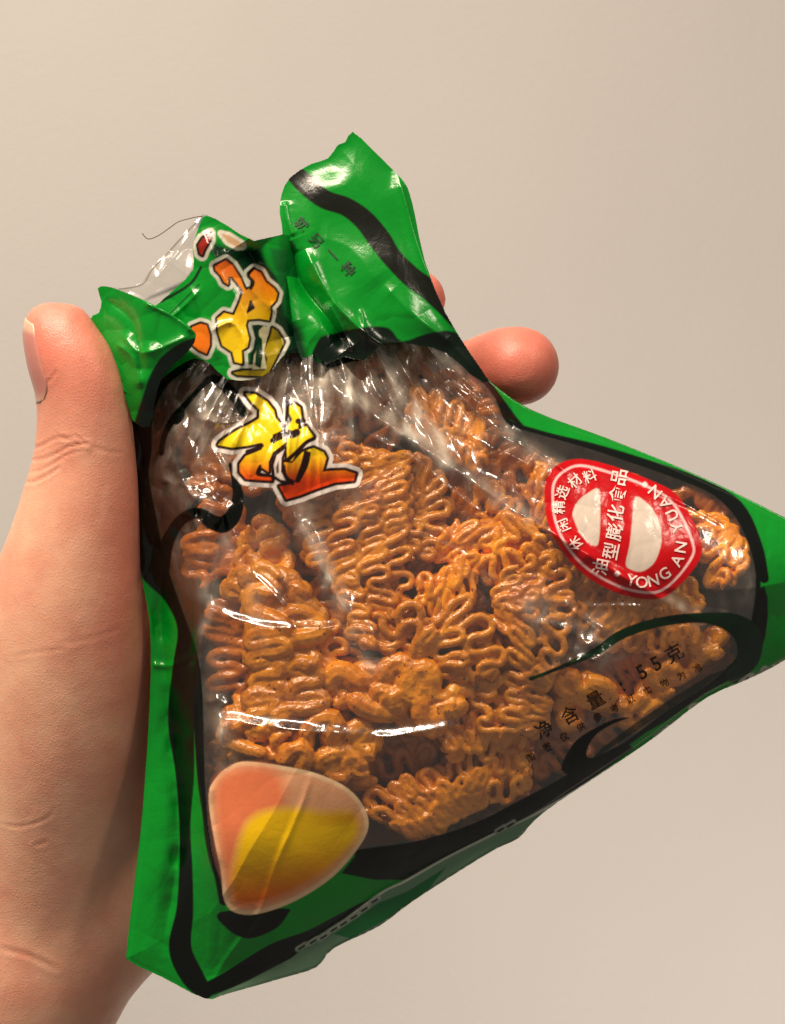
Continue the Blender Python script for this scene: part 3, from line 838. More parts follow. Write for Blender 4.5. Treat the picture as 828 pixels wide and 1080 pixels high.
dd_ = (math.cos(math.radians(-29)), math.sin(math.radians(-29)))
its = [('净', 574, 769, 19, dd_), ('含', 601, 754, 19, dd_), ('量', 628, 738, 19, dd_), (':', 657, 725, 20, dd_), ('5', 677, 709, 21, dd_), ('5', 692, 700, 21, dd_), ('克', 711, 689, 19, dd_)]
lettering('net_weight_print', its, M_BLK, body, parent=BP[1])
small = '图案仅供参考以实物为准'
its = []
for i, ch in enumerate(small):
    t = i / (len(small) - 1)
    its.append((ch, 560 + t * 176, 799 - t * 94 - 5 * math.sin(t * 3.1), 9.5, dd_))
lettering('notice_print', its, M_BLK, body, parent=BP[1])
sealt = []
for ch, (x, y) in zip('油型膨化食品', [(633, 598), (644, 581), (648, 561), (649, 541), (651, 521), (653, 503)]):
    sealt.append((ch, x, y, 18.5, (0.2, -0.98)))
for ch, (x, y, a) in zip('休闲精选材料', [(607, 573, -122), (594, 554, -112), (589, 535, -90), (593, 519, -68), (606, 507, -42), (622, 502, -22)]):
    sealt.append((ch, x, y, 14.5, (math.cos(math.radians(a)), math.sin(math.radians(a)))))
for ch, (x, y, a) in zip('YONGANYUAN', [(666, 612, 12), (677, 614, 2), (689, 612, -14), (701, 605, -32), (714, 591, -62), (718, 577, -80), (714, 556, -108), (709, 543, -116), (701, 530, -124), (691, 519, -136)]):
    sealt.append((ch, x, y, 17, (math.cos(math.radians(a)), math.sin(math.radians(a)))))
lettering('seal_lettering', sealt, M_WHT, body, 1.3, BP[3])
ft = [(ch, x, y, 15, (math.cos(math.radians(48)), math.sin(math.radians(48)))) for ch, (x, y) in zip('另一种', [(333, 253), (351, 268), (367, 283)])]
ft += [('就', 318, 236, 14, (0.7, 0.7)), ('是', 305, 260, 12, (0.6, 0.8))]
lettering('flap_lettering', ft, M_GRN, s_right, 1.2, s_right.parts[0])

# ------------------------------------------------------------------ fried noodles in the bag


def relax(V, F, it=6):
    n = len(V)
    e = np.vstack([F[:, [0, 1]], F[:, [1, 2]], F[:, [2, 3]], F[:, [3, 0]]]); e = np.unique(np.sort(e, 1), axis=0)
    deg = np.bincount(e.ravel(), minlength=n).astype(float)
    for k in range(it):
        lam = 0.6 if k % 2 == 0 else -0.58
        s = np.zeros_like(V)
        for c in range(3):
            s[:, c] = np.bincount(e[:, 0], V[e[:, 1], c], n) + np.bincount(e[:, 1], V[e[:, 0], c], n)
        V = V + lam * (s / np.maximum(deg, 1)[:, None] - V)
    return V


def fuse(V, F, voxel, seed):
    """melt the strands together into one fried, doughy surface"""
    t = new_mesh('tmp', V, F)
    md = t.modifiers.new('r', 'REMESH'); md.mode = 'VOXEL'; md.voxel_size = voxel; md.adaptivity = 0
    dg = bpy.context.evaluated_depsgraph_get(); dg.update()
    me = bpy.data.meshes.new_from_object(t.evaluated_get(dg))
    n = len(me.vertices); V = np.zeros(n * 3); me.vertices.foreach_get('co', V); V = V.reshape(-1, 3)
    q = np.zeros(len(me.loops), int); me.loops.foreach_get('vertex_index', q); q = q.reshape(-1, 4)
    NR = np.zeros(n * 3); me.vertices.foreach_get('normal', NR); NR = NR.reshape(-1, 3)
    tm = t.data; bpy.data.objects.remove(t); bpy.data.meshes.remove(tm); bpy.data.meshes.remove(me)
    V = relax(V, q, 4)
    x, y, z = V.T / S
    d = 1.0 * (vnoise((x + y * .6) / 8, (z + y * .5) / 8, seed) - .5) + 0.6 * (vnoise((x - y) / 3.6, (z + y) / 3.6, seed + 1) - .5)
    V = V + NR * (d * S)[:, None]
    return V, q


def confine(px, py, z, r):
    """keep a point of a noodle inside the closed bag"""
    for _ in range(4):
        e = 2.0
        sd = body_in(px, py); need = np.maximum(r * 1.6 + 7 - sd, 0)
        gx_ = (body_in(px + e, py) - body_in(px - e, py)) / (2 * e); gy_ = (body_in(px, py + e) - body_in(px, py - e)) / (2 * e)
        px = px + gx_ * need; py = py + gy_ * need
    top = np.min([body.at(px + a * r, py + b * r) for a, b in ((0, 0), (1, 0), (-1, 0), (0, 1), (0, -1))], axis=0)
    return px, py, np.minimum(z, top - r * 1.3 - 2.0)


def body_in(x, y):
    u = np.clip((np.asarray(x, float) - body.x[0]) / body.step, 0, len(body.x) - 1.001); v = np.clip((np.asarray(y, float) - body.y[0]) / body.step, 0, len(body.y) - 1.001)
    return -body.sd[v.astype(int), u.astype(int)]


def noodle(spine, width, pitch, r, label, gap=None, strands=2, layers=2, top=None, amp=0.5, mat=None, seed=0, group='fried noodle sticks in the bag', lump=0.0, thick=None, sides=8, voxel=0.00025):
    """a crimped bundle: strands meander side to side along the spine over a doughy core"""
    rs = np.random.RandomState(seed + 100)
    sp = curve(spine, False, 12)
    seg = np.concatenate([[0], np.cumsum(np.hypot(*np.diff(sp[:, :2], axis=0).T))]); Lt = seg[-1]
    per = max(2, Lt / pitch); n = int(per * 18)
    s_ = np.linspace(0, Lt, n)
    cx = np.interp(s_, seg, sp[:, 0]); cy = np.interp(s_, seg, sp[:, 1])
    tx = np.gradient(cx); ty = np.gradient(cy); tl = np.hypot(tx, ty); tx /= tl; ty /= tl
    ax, ay = -ty, tx
    wn = width / strands
    VV, FF, o = [], [], 0
    zc = (body.at(cx, cy) - gap) if gap is not None else np.full(n, float(top))
    zc = np.convolve(np.pad(zc, 12, 'edge'), np.ones(25) / 25, 'valid')
    wob = 2 * np.pi * s_ / pitch + 1.6 * np.sin(s_ / (pitch * 2.3) + rs.rand() * 6)
    th = thick if thick is not None else width * 0.3
    sk0 = rs.rand() * 6; irr = 0.9
    for ly in range(layers):
        for k in range(strands):
            cen = (k - (strands - 1) / 2) * wn
            ph = wob + k * (1.2 + 3.2 * rs.rand()) + ly * 2.2 + irr * (0.9 * np.sin(s_ / 23 + rs.rand() * 6) + 1.5 * np.sin(s_ / 47 + rs.rand() * 6) + 0.5 * np.sin(s_ / 9 + rs.rand() * 6))
            A = wn * amp * (0.62 + 0.85 * np.interp(s_, np.linspace(0, Lt, 13), rs.rand(13)))
            side = cen + A * np.sin(ph) - 0.06 * A * np.sin(3 * ph) + irr * 5.0 * np.sin(s_ / 27 + rs.rand() * 6) + irr * 2.5 * np.sin(s_ / 11 + rs.rand() * 6)
            fwd = -0.135 * pitch * np.sin(2 * ph + 0.3 * rs.rand()) + 0.12 * pitch * np.sin(0.37 * ph + 6 * rs.rand())
            fwd = fwd + side * irr * (0.45 * np.sin(s_ / 38 + sk0) + 0.2 * np.sin(s_ / 13 + sk0 * 2))
            env = 0.6 + 0.4 * smooth01(np.minimum(s_, Lt - s_) / 20)
            side = side * env
            px = cx + ax * side + tx * fwd; py = cy + ay * side + ty * fwd
            dome = th * (np.sqrt(np.clip(1 - (side / (width * 0.66)) ** 2, 0, 1)) - 1)
            z = zc - r + dome - ly * r * 1.5 + 0.35 * r * np.cos(ph + 0.8) + np.interp(s_, np.linspace(0, Lt, 11), rs.randn(11) * r * 0.55)
            kn = int(per * 3) + 3
            R = r * (0.9 + 0.22 * np.interp(s_, np.linspace(0, Lt, kn), rs.rand(kn)))
            if lump: R = R * (1 + lump * (np.interp(s_, np.linspace(0, Lt, kn), rs.rand(kn)) - 0.4))
            e = np.clip((np.minimum(np.arange(n), n - 1 - np.arange(n)) + 0.3) / 4.0, 0.02, 1); R = R * e ** 0.5
            px, py, z = confine(px, py, z, R)
            V, F = tube(np.stack([px, py, z], -1), R, sides)
            VV.append(V); FF.append(F + o); o += len(V)
    # the core the strands are fused to
    q = np.linspace(0, n - 1, max(8, n // 6)).astype(int)
    e = np.sqrt(np.clip(1 - (np.linspace(-1, 1, len(q))) ** 4, 0.0004, 1))
    R = width * 0.36 * e * (0.9 + 0.2 * rs.rand(len(q)))
    m_ = len(q); ang = np.linspace(0, 2 * np.pi, 14, endpoint=False)
    ca, sa = np.cos(ang)[None], np.sin(ang)[None]
    hz = np.minimum(R, th * 0.9)[:, None]
    px = cx[q][:, None] + ax[q][:, None] * R[:, None] * ca; py = cy[q][:, None] + ay[q][:, None] * R[:, None] * ca
    z = (zc[q] - r * 3.3 - th * 0.9)[:, None] + hz * sa + (rs.rand(m_, 14) - .5) * r * 0.8
    px, py, z = confine(px, py, z, 4.0)
    i, j = np.meshgrid(np.arange(m_ - 1), np.arange(14), indexing='ij')
    F = np.stack([i * 14 + j, (i + 1) * 14 + j, (i + 1) * 14 + (j + 1) % 14, i * 14 + (j + 1) % 14], -1).reshape(-1, 4)
    VV.append(np.stack([px, py, z], -1).reshape(-1, 3)); FF.append(F + o)
    V = np.vstack(VV); F = np.vstack(FF)
    c = V.mean(0); cw = W(*c)
    V, F = fuse(W(*V.T) - cw, F, voxel, seed)
    ob = new_mesh('fried_noodle', V, F, mat or M_NOOD)
    ob.location = cw
    tag(ob, label, 'noodle snack', group)
    return ob


NOOD = [
    ([(452, 700), (480, 740), (492, 790)], 60, 22, 5.2, 42, 3, 3, .6, 0, 'crimped noodle stick leaning between the wide-looped piece and the zigzag stick'),
    ([(330, 650), (352, 700), (345, 735)], 44, 22, 5.2, 24, 3, 3, .6, 0, 'shadowed noodle stick in the gap right of the knobbly upright stick'),
    ([(480, 610), (500, 660), (505, 720)], 44, 22, 5.2, 42, 3, 3, .6, 0, 'narrow crimped noodle stick squeezed against the left side of the tightly crimped stick'),
    ([(500, 520), (530, 560), (525, 590)], 50, 22, 5.2, 42, 3, 3, .6, 0, 'shadowed noodle piece right beneath the diagonal crease'),
    ([(410, 560), (455, 600), (470, 660)], 50, 22, 5.2, 42, 3, 3, .6, 0, 'slanting crimped noodle piece between the two long upright sticks'),
    # spine, width, pitch, r, gap, strands, layers, amp, lump, label
    ([(556, 590), (562, 640), (545, 700), (536, 775)], 82, 21, 5.0, 7, 3, 3, .62, 0, 'tightly crimped noodle stick standing left of the bright film crease, S-shaped waves'),
    ([(385, 470), (392, 530), (394, 600), (406, 690)], 80, 24, 5.4, 9, 3, 3, .6, 0, 'long crinkled noodle stick running down from the orange tip of the brush character'),
    ([(300, 606), (304, 660), (300, 722), (285, 762)], 78, 23, 9.0, 7, 3, 2, .38, .6, 'knobbly noodle stick upright at the left of the window above the egg picture'),
    ([(362, 742), (400, 726), (440, 728), (486, 742)], 58, 34, 12.0, 8, 2, 2, .3, .5, 'smooth lumpy noodle piece lying level just above the bright curved crease'),
    ([(402, 668), (440, 660), (486, 668), (500, 720)], 66, 44, 6.2, 7, 2, 3, .75, 0, 'noodle piece with wide open loops in the middle of the window'),
    ([(300, 800), (345, 792), (392, 800)], 62, 42, 10.0, 9, 2, 2, .5, .4, 'thick curled noodle piece touching the upper edge of the egg picture'),
    ([(398, 866), (440, 848), (500, 822), (560, 800)], 66, 26, 6.0, 10, 3, 3, .6, 0, 'zigzag noodle stick lying along the black lower border'),
    ([(470, 560), (520, 588), (568, 560)], 60, 30, 6.5, 9, 2, 3, .62, .2, 'folded noodle piece under the long diagonal crease in the film'),
    ([(432, 440), (470, 452), (512, 478)], 54, 28, 7.0, 10, 2, 2, .5, .3, 'small rough noodle piece high in the window below the gathered neck'),
    ([(740, 540), (760, 580), (776, 612)], 50, 27, 7.0, 9, 2, 2, .45, .2, 'short noodle piece at the right of the red seal by the bag tip'),
    ([(500, 600), (470, 620), (440, 624)], 50, 26, 6.0, 9, 2, 2, .55, 0, 'tangled noodle piece between the crinkled stick and the tightly crimped stick'),
    ([(600, 600), (640, 648), (690, 652), (740, 636)], 66, 30, 6.5, 15, 2, 2, .5, .2, 'noodle piece showing beneath the lower rim of the red seal'),
    ([(585, 735), (622, 715), (590, 760)], 40, 36, 9.0, 9, 1, 2, .3, .3, 'bright curled noodle end above the printed net weight'),
    ([(650, 756), (680, 745), (704, 732)], 34, 40, 9.0, 9, 2, 1, .3, .3, 'short smooth noodle stub beneath the printed net weight'),
    ([(680, 700), (720, 690), (758, 684)], 50, 36, 8.5, 15, 2, 2, .4, .3, 'pale noodle piece inside the oval panel near the bag tip'),
    ([(470, 790), (520, 760), (566, 782)], 48, 30, 7.0, 20, 2, 2, .5, .2, 'noodle piece right of the dark gap below the bright curved crease'),
    ([(262, 560), (276, 600), (262, 650)], 52, 30, 8.0, 30, 2, 2, .45, .3, 'hazy noodle piece behind the creased film below the brush character'),
    ([(330, 480), (345, 540), (352, 600)], 56, 28, 7.0, 22, 2, 2, .5, .2, 'noodle stick partly behind the tail of the brush character'),
    ([(252, 740), (262, 780), (300, 775)], 40, 30, 8.0, 10, 2, 2, .4, .4, 'small noodle knob at the left end of the bright curved crease'),
    ([(600, 520), (650, 560), (700, 600)], 70, 30, 6.5, 20, 3, 2, .5, 0, 'noodle stick lying directly behind the red seal'),
    ([(560, 500), (585, 530), (600, 560)], 50, 28, 6.5, 18, 2, 2, .5, .2, 'noodle piece just left of the red seal under folded film'),
    ([(430, 500), (452, 540), (440, 590)], 52, 28, 6.5, 14, 2, 2, .55, .1, 'noodle piece right of the long crinkled stick below the diagonal crease'),
]
for i, (sp, w_, pt, r_, gp, st, ly, am, lu, lab) in enumerate(NOOD):
    if r_ < 7.6:
        # fine strands: S-waves some 25 wide, stacked close
        big = pt > 40
        st = max(2, round(w_ / (36 if big else 25))); pt = 30 if big else 16.5 + (i % 3) * 1.3; am = 0.43; r_ = 5.0 if big else 4.3; ly = 2
    else:
        st = min(st, 2); am = max(am, .42) * 0.9
    noodle(sp, w_, pt, r_, lab, gap=gp, strands=st, layers=ly, amp=am, lump=lu, seed=i, thick=min(w_ * 0.3, 14), sides=9)

rs = np.random.RandomState(5)
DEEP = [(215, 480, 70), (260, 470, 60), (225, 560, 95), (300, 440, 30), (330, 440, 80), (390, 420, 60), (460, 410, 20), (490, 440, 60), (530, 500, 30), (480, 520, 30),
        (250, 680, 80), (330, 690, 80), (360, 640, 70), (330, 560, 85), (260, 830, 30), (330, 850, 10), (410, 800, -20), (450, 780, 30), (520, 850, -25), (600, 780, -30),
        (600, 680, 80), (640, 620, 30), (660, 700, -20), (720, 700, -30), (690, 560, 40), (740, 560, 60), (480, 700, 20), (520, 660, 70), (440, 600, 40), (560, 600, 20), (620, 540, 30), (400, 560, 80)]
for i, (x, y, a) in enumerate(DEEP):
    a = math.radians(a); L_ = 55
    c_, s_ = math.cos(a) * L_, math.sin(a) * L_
    noodle([(x - c_, y - s_), (x + 6, y - 4), (x + c_, y + s_)], 64, 20, 5.4, 'fried noodle stick deep in the bag, coloured as if in shade, mostly hidden under the others', gap=None, top=float(body.at(x, y)) * 0.45 - 12, strands=2, layers=1,
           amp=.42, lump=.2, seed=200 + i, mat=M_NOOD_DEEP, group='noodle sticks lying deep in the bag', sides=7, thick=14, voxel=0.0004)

# ------------------------------------------------------------------ the hand
PR = []  # primitives: a, b, ra, rb, k


def cone(a, b, ra, rb, k=14): PR.append((np.array(a, float), np.array(b, float), ra, rb, k))


# thumb, from tip to base: (x, y, h, r)
TH = [(61, 356, 22, 36), (72, 378, 24, 43), (84, 408, 22, 46.5), (89, 448, 16, 49.5), (89, 490, 8, 54), (85, 530, 0, 61), (78, 580, -12, 70), (70, 640, -32, 84), (66, 700, -55, 94), (60, 780, -84, 98), (48, 860, -118, 98), (34, 940, -150, 98), (10, 1030, -175, 98)]
TH = curve(TH, False, 4)
for p, q in zip(TH[:-1], TH[1:]): cone(p[:3], q[:3], p[3], q[3], 3)
cone((50, 344, 20), (64, 352, 22), 24, 34, 8)
# palm
cone((10, 1030, -175), (150, 640, -180), 80, 60, 30)
cone((50, 1030, -180), (200, 690, -185), 74, 60, 30)
cone((95, 960, -185), (245, 770, -175), 72, 60, 30)
cone((100, 950, -185), (262, 860, -180), 80, 54, 30)
cone((62, 980, -180), (112, 940, -185), 92, 92, 30)
# wrist and forearm
cone((0, 1040, -180), (-60, 1190, -190), 98, 90, 40)
cone((40, 1010, -185), (-20, 1170, -190), 88, 86, 40)
cone((-60, 1190, -190), (-540, 2120, -190), 92, 115, 30)
cone((-20, 1170, -190), (-500, 2120, -190), 88, 115, 30)
# fingers behind the bag
FING = [
    [(165, 625, -170, 48), (270, 480, -185, 44), (370, 375, -150, 41), (430, 322, -96, 34), (440, 316, -80, 28)],
    [(210, 685, -178, 50), (340, 545, -195, 46), (455, 430, -150, 42), (520, 392, -78, 41), (549, 386, -42, 41)],
    [(250, 765, -178, 48), (385, 660, -190, 44), (495, 575, -150, 40), (560, 535, -105, 37), (580, 525, -90, 33)],
    [(265, 860, -168, 44), (375, 800, -175, 39), (450, 745, -145, 34), (500, 712, -110, 32), (515, 702, -100, 28)],
]
for fi in FING:
    fc = curve(fi, False, 3)
    for p, q in zip(fc[:-1], fc[1:]): cone(p[:3], q[:3], p[3], q[3], 4)

STEP = 5.0
lo = np.array([-600, 285, -325.0]); hi = np.array([640, 2080, 90.0])
gx = np.arange(lo[0], hi[0], STEP); gy = np.arange(lo[1], hi[1], STEP); gz = np.arange(lo[2], hi[2], STEP)
SDF = np.full((len(gx), len(gy), len(gz)), 60.0, np.float32)
for a, b, ra, rb, kk in PR:
    R = max(ra, rb) + 45
    m0 = np.minimum(a, b) - R; m1 = np.maximum(a, b) + R
    ix = slice(*np.searchsorted(gx, [m0[0], m1[0]])); iy = slice(*np.searchsorted(gy, [m0[1], m1[1]])); iz = slice(*np.searchsorted(gz, [m0[2], m1[2]]))
    X, Y, Z = np.meshgrid(gx[ix], gy[iy], gz[iz], indexing='ij')
    ab = b - a; L2 = ab @ ab
    t = np.clip(((X - a[0]) * ab[0] + (Y - a[1]) * ab[1] + (Z - a[2]) * ab[2]) / L2, 0, 1)
    dd = np.sqrt((X - a[0] - t * ab[0]) ** 2 + (Y - a[1] - t * ab[1]) ** 2 + (Z - a[2] - t * ab[2]) ** 2) - (ra + (rb - ra) * t)
    o_ = SDF[ix, iy, iz]
    hh = np.clip(0.5 + 0.5 * (o_ - dd) / kk, 0, 1)
    SDF[ix, iy, iz] = o_ * (1 - hh) + dd * hh - kk * hh * (1 - hh)


def surface_nets(G, gx, gy, gz):
    nx, ny, nz = G.shape
    ins = G < 0
    corners = [(i, j, k) for i in (0, 1) for j in (0, 1) for k in (0, 1)]
    cnt = sum(ins[i:nx - 1 + i, j:ny - 1 + j, k:nz - 1 + k].astype(np.int8) for i, j, k in corners)
    act = (cnt > 0) & (cnt < 8)
    cid = -np.ones(act.shape, np.int64); I = np.argwhere(act); cid[act] = np.arange(len(I))
    acc = np.zeros((len(I), 3)); num = np.zeros(len(I))
    for a in corners:
        for ax in range(3):
            if a[ax] == 1: continue
            b = list(a); b[ax] = 1
            va = G[I[:, 0] + a[0], I[:, 1] + a[1], I[:, 2] + a[2]]; vb = G[I[:, 0] + b[0], I[:, 1] + b[1], I[:, 2] + b[2]]
            m = (va < 0) != (vb < 0)
            t = np.where(m, va / np.where(m, va - vb, 1), 0)
            p = np.tile(np.array(a, float), (len(I), 1)); p[:, ax] += t
            acc[m] += p[m]; num += m
    V = (I + acc / num[:, None]) * STEP + np.array([gx[0], gy[0], gz[0]])
    F = []
    for ax in range(3):
        o1, o2 = [x for x in range(3) if x != ax]
        sl = [slice(1, -1)] * 3
        a = [slice(1, G.shape[d] - 1) for d in range(3)]; a[ax] = slice(0, G.shape[ax] - 1)
        b = list(a); b[ax] = slice(1, G.shape[ax])
        A = ins[tuple(a)]; B = ins[tuple(b)]
        E = np.argwhere(A != B)
        off = np.array([1, 1, 1]); off[ax] = 0
        E0 = E + off
        q = []
        for d1, d2 in ((0, 0), (1, 0), (1, 1), (0, 1)):
            c = E0.copy(); c[:, o1] -= d1; c[:, o2] -= d2
            q.append(cid[c[:, 0], c[:, 1], c[:, 2]])
        q = np.stack(q, -1)
        flip = A[tuple(E.T)]
        if ax == 1: flip = ~flip
        q[~flip] = q[~flip][:, ::-1]
        F.append(q[(q >= 0).all(1)])
    return V, np.vstack(F)


HV, HF = surface_nets(SDF, gx, gy, gz)


HV = relax(HV, HF, 8)
# refine once, then press in the skin folds
tmp = new_mesh('tmp', HV, HF)
md = tmp.modifiers.new('s', 'SUBSURF'); md.levels = 1; md.render_levels = 1
dg = bpy.context.evaluated_depsgraph_get(); dg.update()
me = bpy.data.meshes.new_from_object(tmp.evaluated_get(dg))
n = len(me.vertices); V = np.zeros(n * 3); me.vertices.foreach_get('co', V); V = V.reshape(-1, 3)
NRM = np.zeros(n * 3); me.vertices.foreach_get('normal', NRM); NRM = NRM.reshape(-1, 3)
F = np.zeros(len(me.loops), int); me.loops.foreach_get('vertex_index', F); F = F.reshape(-1, 4)
tm = tmp.data; bpy.data.objects.remove(tmp); bpy.data.meshes.remove(tm); bpy.data.meshes.remove(me)
x, y, h = V.T
CREASE = [  # skin folds over the thumb joint and the palm lines
    ([(28, 474), (44, 470), (60, 462), (78, 464)], 1.6, 2.0),
    ([(28, 486), (44, 484), (60, 478), (76, 470), (94, 468)], 1.7, 2.0),
    ([(26, 498), (42, 496), (58, 488), (70, 480), (90, 474)], 1.3, 1.8),
    ([(24, 508), (36, 508), (52, 500), (64, 492)], 1.8, 2.0),
    ([(58, 456), (68, 462), (80, 460), (92, 470)], 0.9, 1.8),
    ([(96, 470), (112, 476), (130, 478)], 0.6, 2.4),
    ([(44, 404), (54, 400), (60, 390)], 1.2, 2.0),
    ([(10, 692), (40, 688), (70, 684)], 0.5, 2.4), ([(60, 680), (100, 672), (130, 662)], 0.35, 3.0),
    ([(0, 868), (20, 872), (48, 864), (58, 852)], 0.8, 2.2), ([(36, 892), (44, 890), (50, 886)], 0.7, 2.2),
    ([(0, 1000), (30, 1008), (60, 1022)], 1.0, 3.5), ([(96, 350), (110, 370), (118, 400)], 0.8, 6.0),
]
disp = np.zeros(n)
front = smooth01((NRM[:, 2] + 0.35) / 0.5)
for P, A, wd in CREASE:
    P = np.array(P, float); lo2 = P.min(0) - 20; hi2 = P.max(0) + 20
    m = (x > lo2[0]) & (x < hi2[0]) & (y > lo2[1]) & (y < hi2[1])
    d, t = sd_line(x[m], y[m], curve(P, False, 5))
    A *= 0.62; wd *= 0.85
    disp[m] -= A * np.exp(-(d / wd) ** 2) * np.clip(np.minimum(t, 1 - t) * 6, 0, 1) - 0.45 * A * np.exp(-((d - wd * 2) / wd) ** 2)
disp = disp * front + 0.5 * (vnoise((x + y * .4) / 60, (y + h) / 75, 2) - 0.5) + 0.22 * (vnoise(x / 16, (y + h) / 16, 5) - 0.5)
V = V + NRM * disp[:, None]
x, y, h = V.T
# skin tone: pinker finger pads, paler and yellower palm
base = lin((238, 184, 154)); pink = lin((224, 118, 102)); deep = lin((220, 142, 120))
tipd = np.minimum(np.hypot(x - 62, y - 352) / 1.0, 400)
wp = np.clip(1.15 - tipd / 150, 0, 1) * 0.75
for fi in FING:
    q = np.array(fi[-1][:3]); dd = np.sqrt(((V - q) ** 2).sum(1)); wp = np.maximum(wp, np.clip(1.25 - dd / 110, 0, 1))
wp = np.maximum(wp, 0.6 * smooth01(1 - np.hypot((x - 135) / 60, (y - 600) / 300)))
C = base * (1 - wp[:, None]) + pink * wp[:, None]
w2 = smooth01((0.6 * vnoise(x / 70, y / 70, 1) + 0.4 * vnoise(x / 22, y / 22, 4) - 0.35) * 2.2)[:, None] * 0.45
C = C * (1 - w2) + deep * w2
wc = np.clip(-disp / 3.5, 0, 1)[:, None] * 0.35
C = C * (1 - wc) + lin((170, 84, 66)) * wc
C = np.column_stack([C, np.ones(n)])
hc = W(90, 900, -120)
hand = new_mesh('hand', W(*V.T) - hc, F, M_SKIN, None, True, C)
hand.location = hc
tag(hand, 'left hand holding the snack bag, thumb upright along its left side, fingertips behind', 'hand')
bpy.context.view_layer.update()


def sdf_at(p):
    q = (p - np.array([gx[0], gy[0], gz[0]])) / STEP
    q = np.clip(q, 0, np.array(SDF.shape) - 1.01); i = q.astype(int); f = q - i
    r = 0
    for a in (0, 1):
        for b in (0, 1):
            for c in (0, 1):
                wgt = (f[:, 0] if a else 1 - f[:, 0]) * (f[:, 1] if b else 1 - f[:, 1]) * (f[:, 2] if c else 1 - f[:, 2])
                r = r + wgt * SDF[i[:, 0] + a, i[:, 1] + b, i[:, 2] + c]
    return r


def nail(p0, p1, facing, half, length_over=0.0, lift=1.2, nu=26, nv=30):
    """plate wrapped round the last joint from cuticle p0 to free edge p1"""
    p0 = np.array(p0, float); p1 = np.array(p1, float); ax = p1 - p0; L = np.linalg.norm(ax); ax /= L
    f = np.array(facing, float); f -= ax * (f @ ax); f /= np.linalg.norm(f); s_ = np.cross(ax, f)
    vs, cs = [], []
    for j in range(nv):
        v = j / (nv - 1)
        for i in range(nu):
            u = i / (nu - 1) * 2 - 1
            hw = math.radians(half) * (min(1, math.sqrt(max(0, 1 - (1 - min(v / 0.28, 1)) ** 2))) * 0.5 + 0.5)
            th = u * hw
            base_ = p0 + ax * L * (v - 0.10 * u * u * v)
            d = f * math.cos(th) + s_ * math.sin(th)
            vs.append((base_, d)); cs.append((v, u))
    B = np.array([a for a, _ in vs]); Dn = np.array([b for _, b in vs]); t = np.full(len(B), 8.0)
    for _ in range(40):
        sd = sdf_at(B + Dn * t[:, None]); t = np.where(sd < 0, t + np.maximum(-sd, 0.2) * 0.9, t)
    cs = np.array(cs)
    edge = np.minimum(1, np.minimum((1 - np.abs(cs[:, 1])) * 6, cs[:, 0] * 7))
    P = B + Dn * (t + lift * edge + 0.1)[:, None]
    col = lin((208, 134, 122))[None] * np.ones((len(P), 1)); pale = lin((228, 182, 156))
    w_ = smooth01((cs[:, 0] - 0.84) / 0.08)[:, None]; w3 = smooth01((0.16 - cs[:, 0]) / 0.14)[:, None] * 0.5
    col = col * (1 - w_) + pale * w_; col = col * (1 - w3) + pale * w3
    i, j = np.meshgrid(np.arange(nu - 1), np.arange(nv - 1), indexing='ij')
    Fq = np.stack([j * nu + i, j * nu + i + 1, (j + 1) * nu + i + 1, (j + 1) * nu + i], -1).reshape(-1, 4)
    o = new_mesh('fingernail', W(*P.T), Fq, M_NAIL, hand, True, np.column_stack([col, np.ones(len(P))]))
    sol = o.modifiers.new('thickness', 'SOLIDIFY'); sol.thickness = 0.0001; sol.offset = 1
    return o


nail((78, 410, 14), (46, 327, 18), (-0.93, 0.3, 0.12), 54, lift=0.2)

# ------------------------------------------------------------------ the wall behind
nx_ = 24
xs = np.linspace(-3, 3, nx_); zs = np.linspace(-1.0, 4.0, nx_)
Xw, Zw = np.meshgrid(xs, zs); V = np.stack([Xw, np.full(Xw.shape, 0.95), Zw], -1).reshape(-1, 3)
j, i = np.meshgrid(np.arange(nx_ - 1), np.arange(nx_ - 1), indexing='ij')
F = np.stack([j * nx_ + i, j * nx_ + i + 1, (j + 1) * nx_ + i + 1, (j + 1) * nx_ + i], -1).reshape(-1, 4)
wall = new_mesh('wall', V, F, M_WALL)
tag(wall, kind='structure')

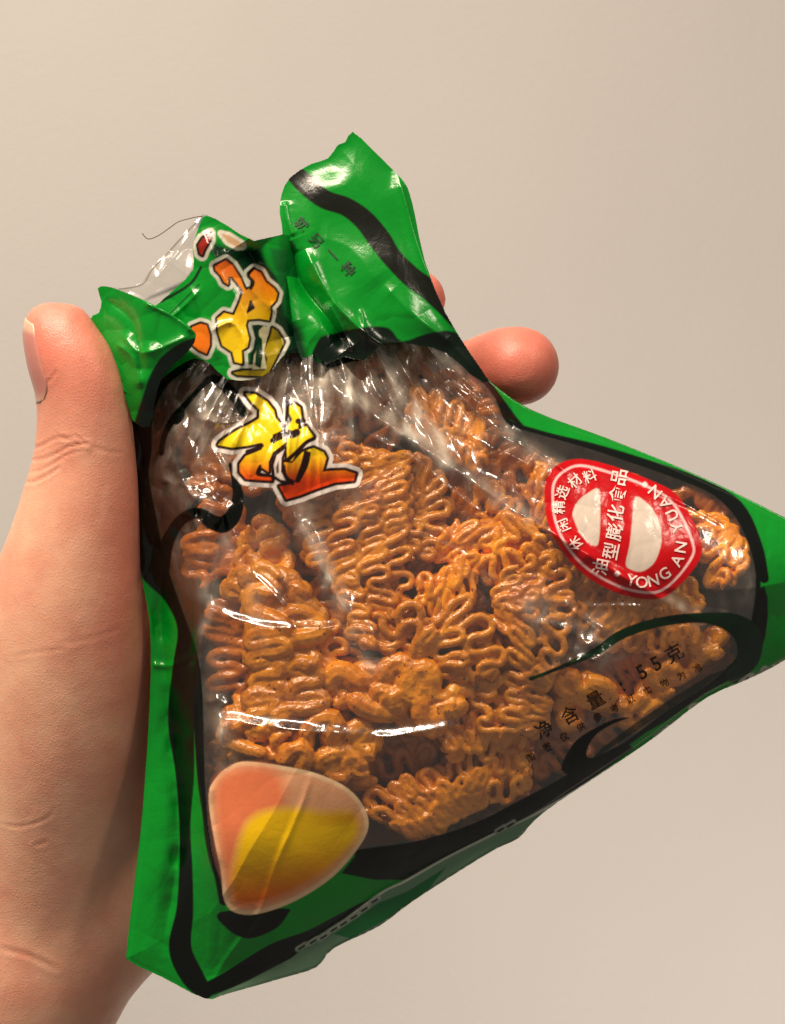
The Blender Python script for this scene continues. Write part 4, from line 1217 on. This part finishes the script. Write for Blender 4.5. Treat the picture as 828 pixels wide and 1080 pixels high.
# ------------------------------------------------------------------ light
def area(name, loc, target, size, power, color, size_y=None):
    ld = bpy.data.lights.new(name, 'AREA'); ld.energy = power; ld.color = color; ld.size = size
    if size_y: ld.shape = 'RECTANGLE'; ld.size_y = size_y
    o = bpy.data.objects.new(name, ld); COL.objects.link(o); o.location = loc
    o.rotation_euler = (Vector(target) - Vector(loc)).to_track_quat('-Z', 'Y').to_euler()
    return o


area('ceiling_lamp', (-0.56, -0.5, 2.45), (-0.4, 0.0, 1.4), 1.15, 31, (1.0, 0.83, 0.66), 0.11)
area('added_streak_light', (0.75, -0.7, 2.4), (0, 0, 1.45), 0.14, 3.5, (1.0, 0.86, 0.70))  # added light, placed for streak reflections on the film creases
area('wall_wash', (-0.5, 0.2, 2.7), (0.1, 0.95, 1.5), 0.5, 5, (1.0, 0.86, 0.74))  # added light that sets the wall brightness
area('added_low_wall_fill', (0.4, 0.32, 0.85), (0.4, 0.95, 0.9), 0.5, 3.0, (1.0, 0.88, 0.80))  # added unseen fill that brightens the lower right of the wall

w = bpy.data.worlds.new('World'); sc.world = w; w.use_nodes = True
bg = w.node_tree.nodes['Background']; bg.inputs[0].default_value = (1.0, 0.9, 0.78, 1); bg.inputs[1].default_value = 0.19

# ------------------------------------------------------------------ camera
cd = bpy.data.cameras.new('camera'); cam = bpy.data.objects.new('camera', cd); COL.objects.link(cam)
cam.location = (0, -D, CZ); cam.rotation_euler = (math.radians(90), 0, 0)
cd.sensor_fit = 'VERTICAL'; cd.sensor_height = 24.0
cd.lens = 24.0 / (1080 * S) * D
cd.clip_start = 0.01; cd.clip_end = 50
sc.camera = cam

sc.render.engine = 'CYCLES'
sc.cycles.max_bounces = 10; sc.cycles.transparent_max_bounces = 24; sc.cycles.glossy_bounces = 4; sc.cycles.diffuse_bounces = 4
sc.cycles.use_denoising = True; sc.cycles.sample_clamp_indirect = 6.0
sc.view_settings.view_transform = 'Standard'; sc.view_settings.look = 'None'; sc.view_settings.exposure = 0.0; sc.view_settings.gamma = 1.0
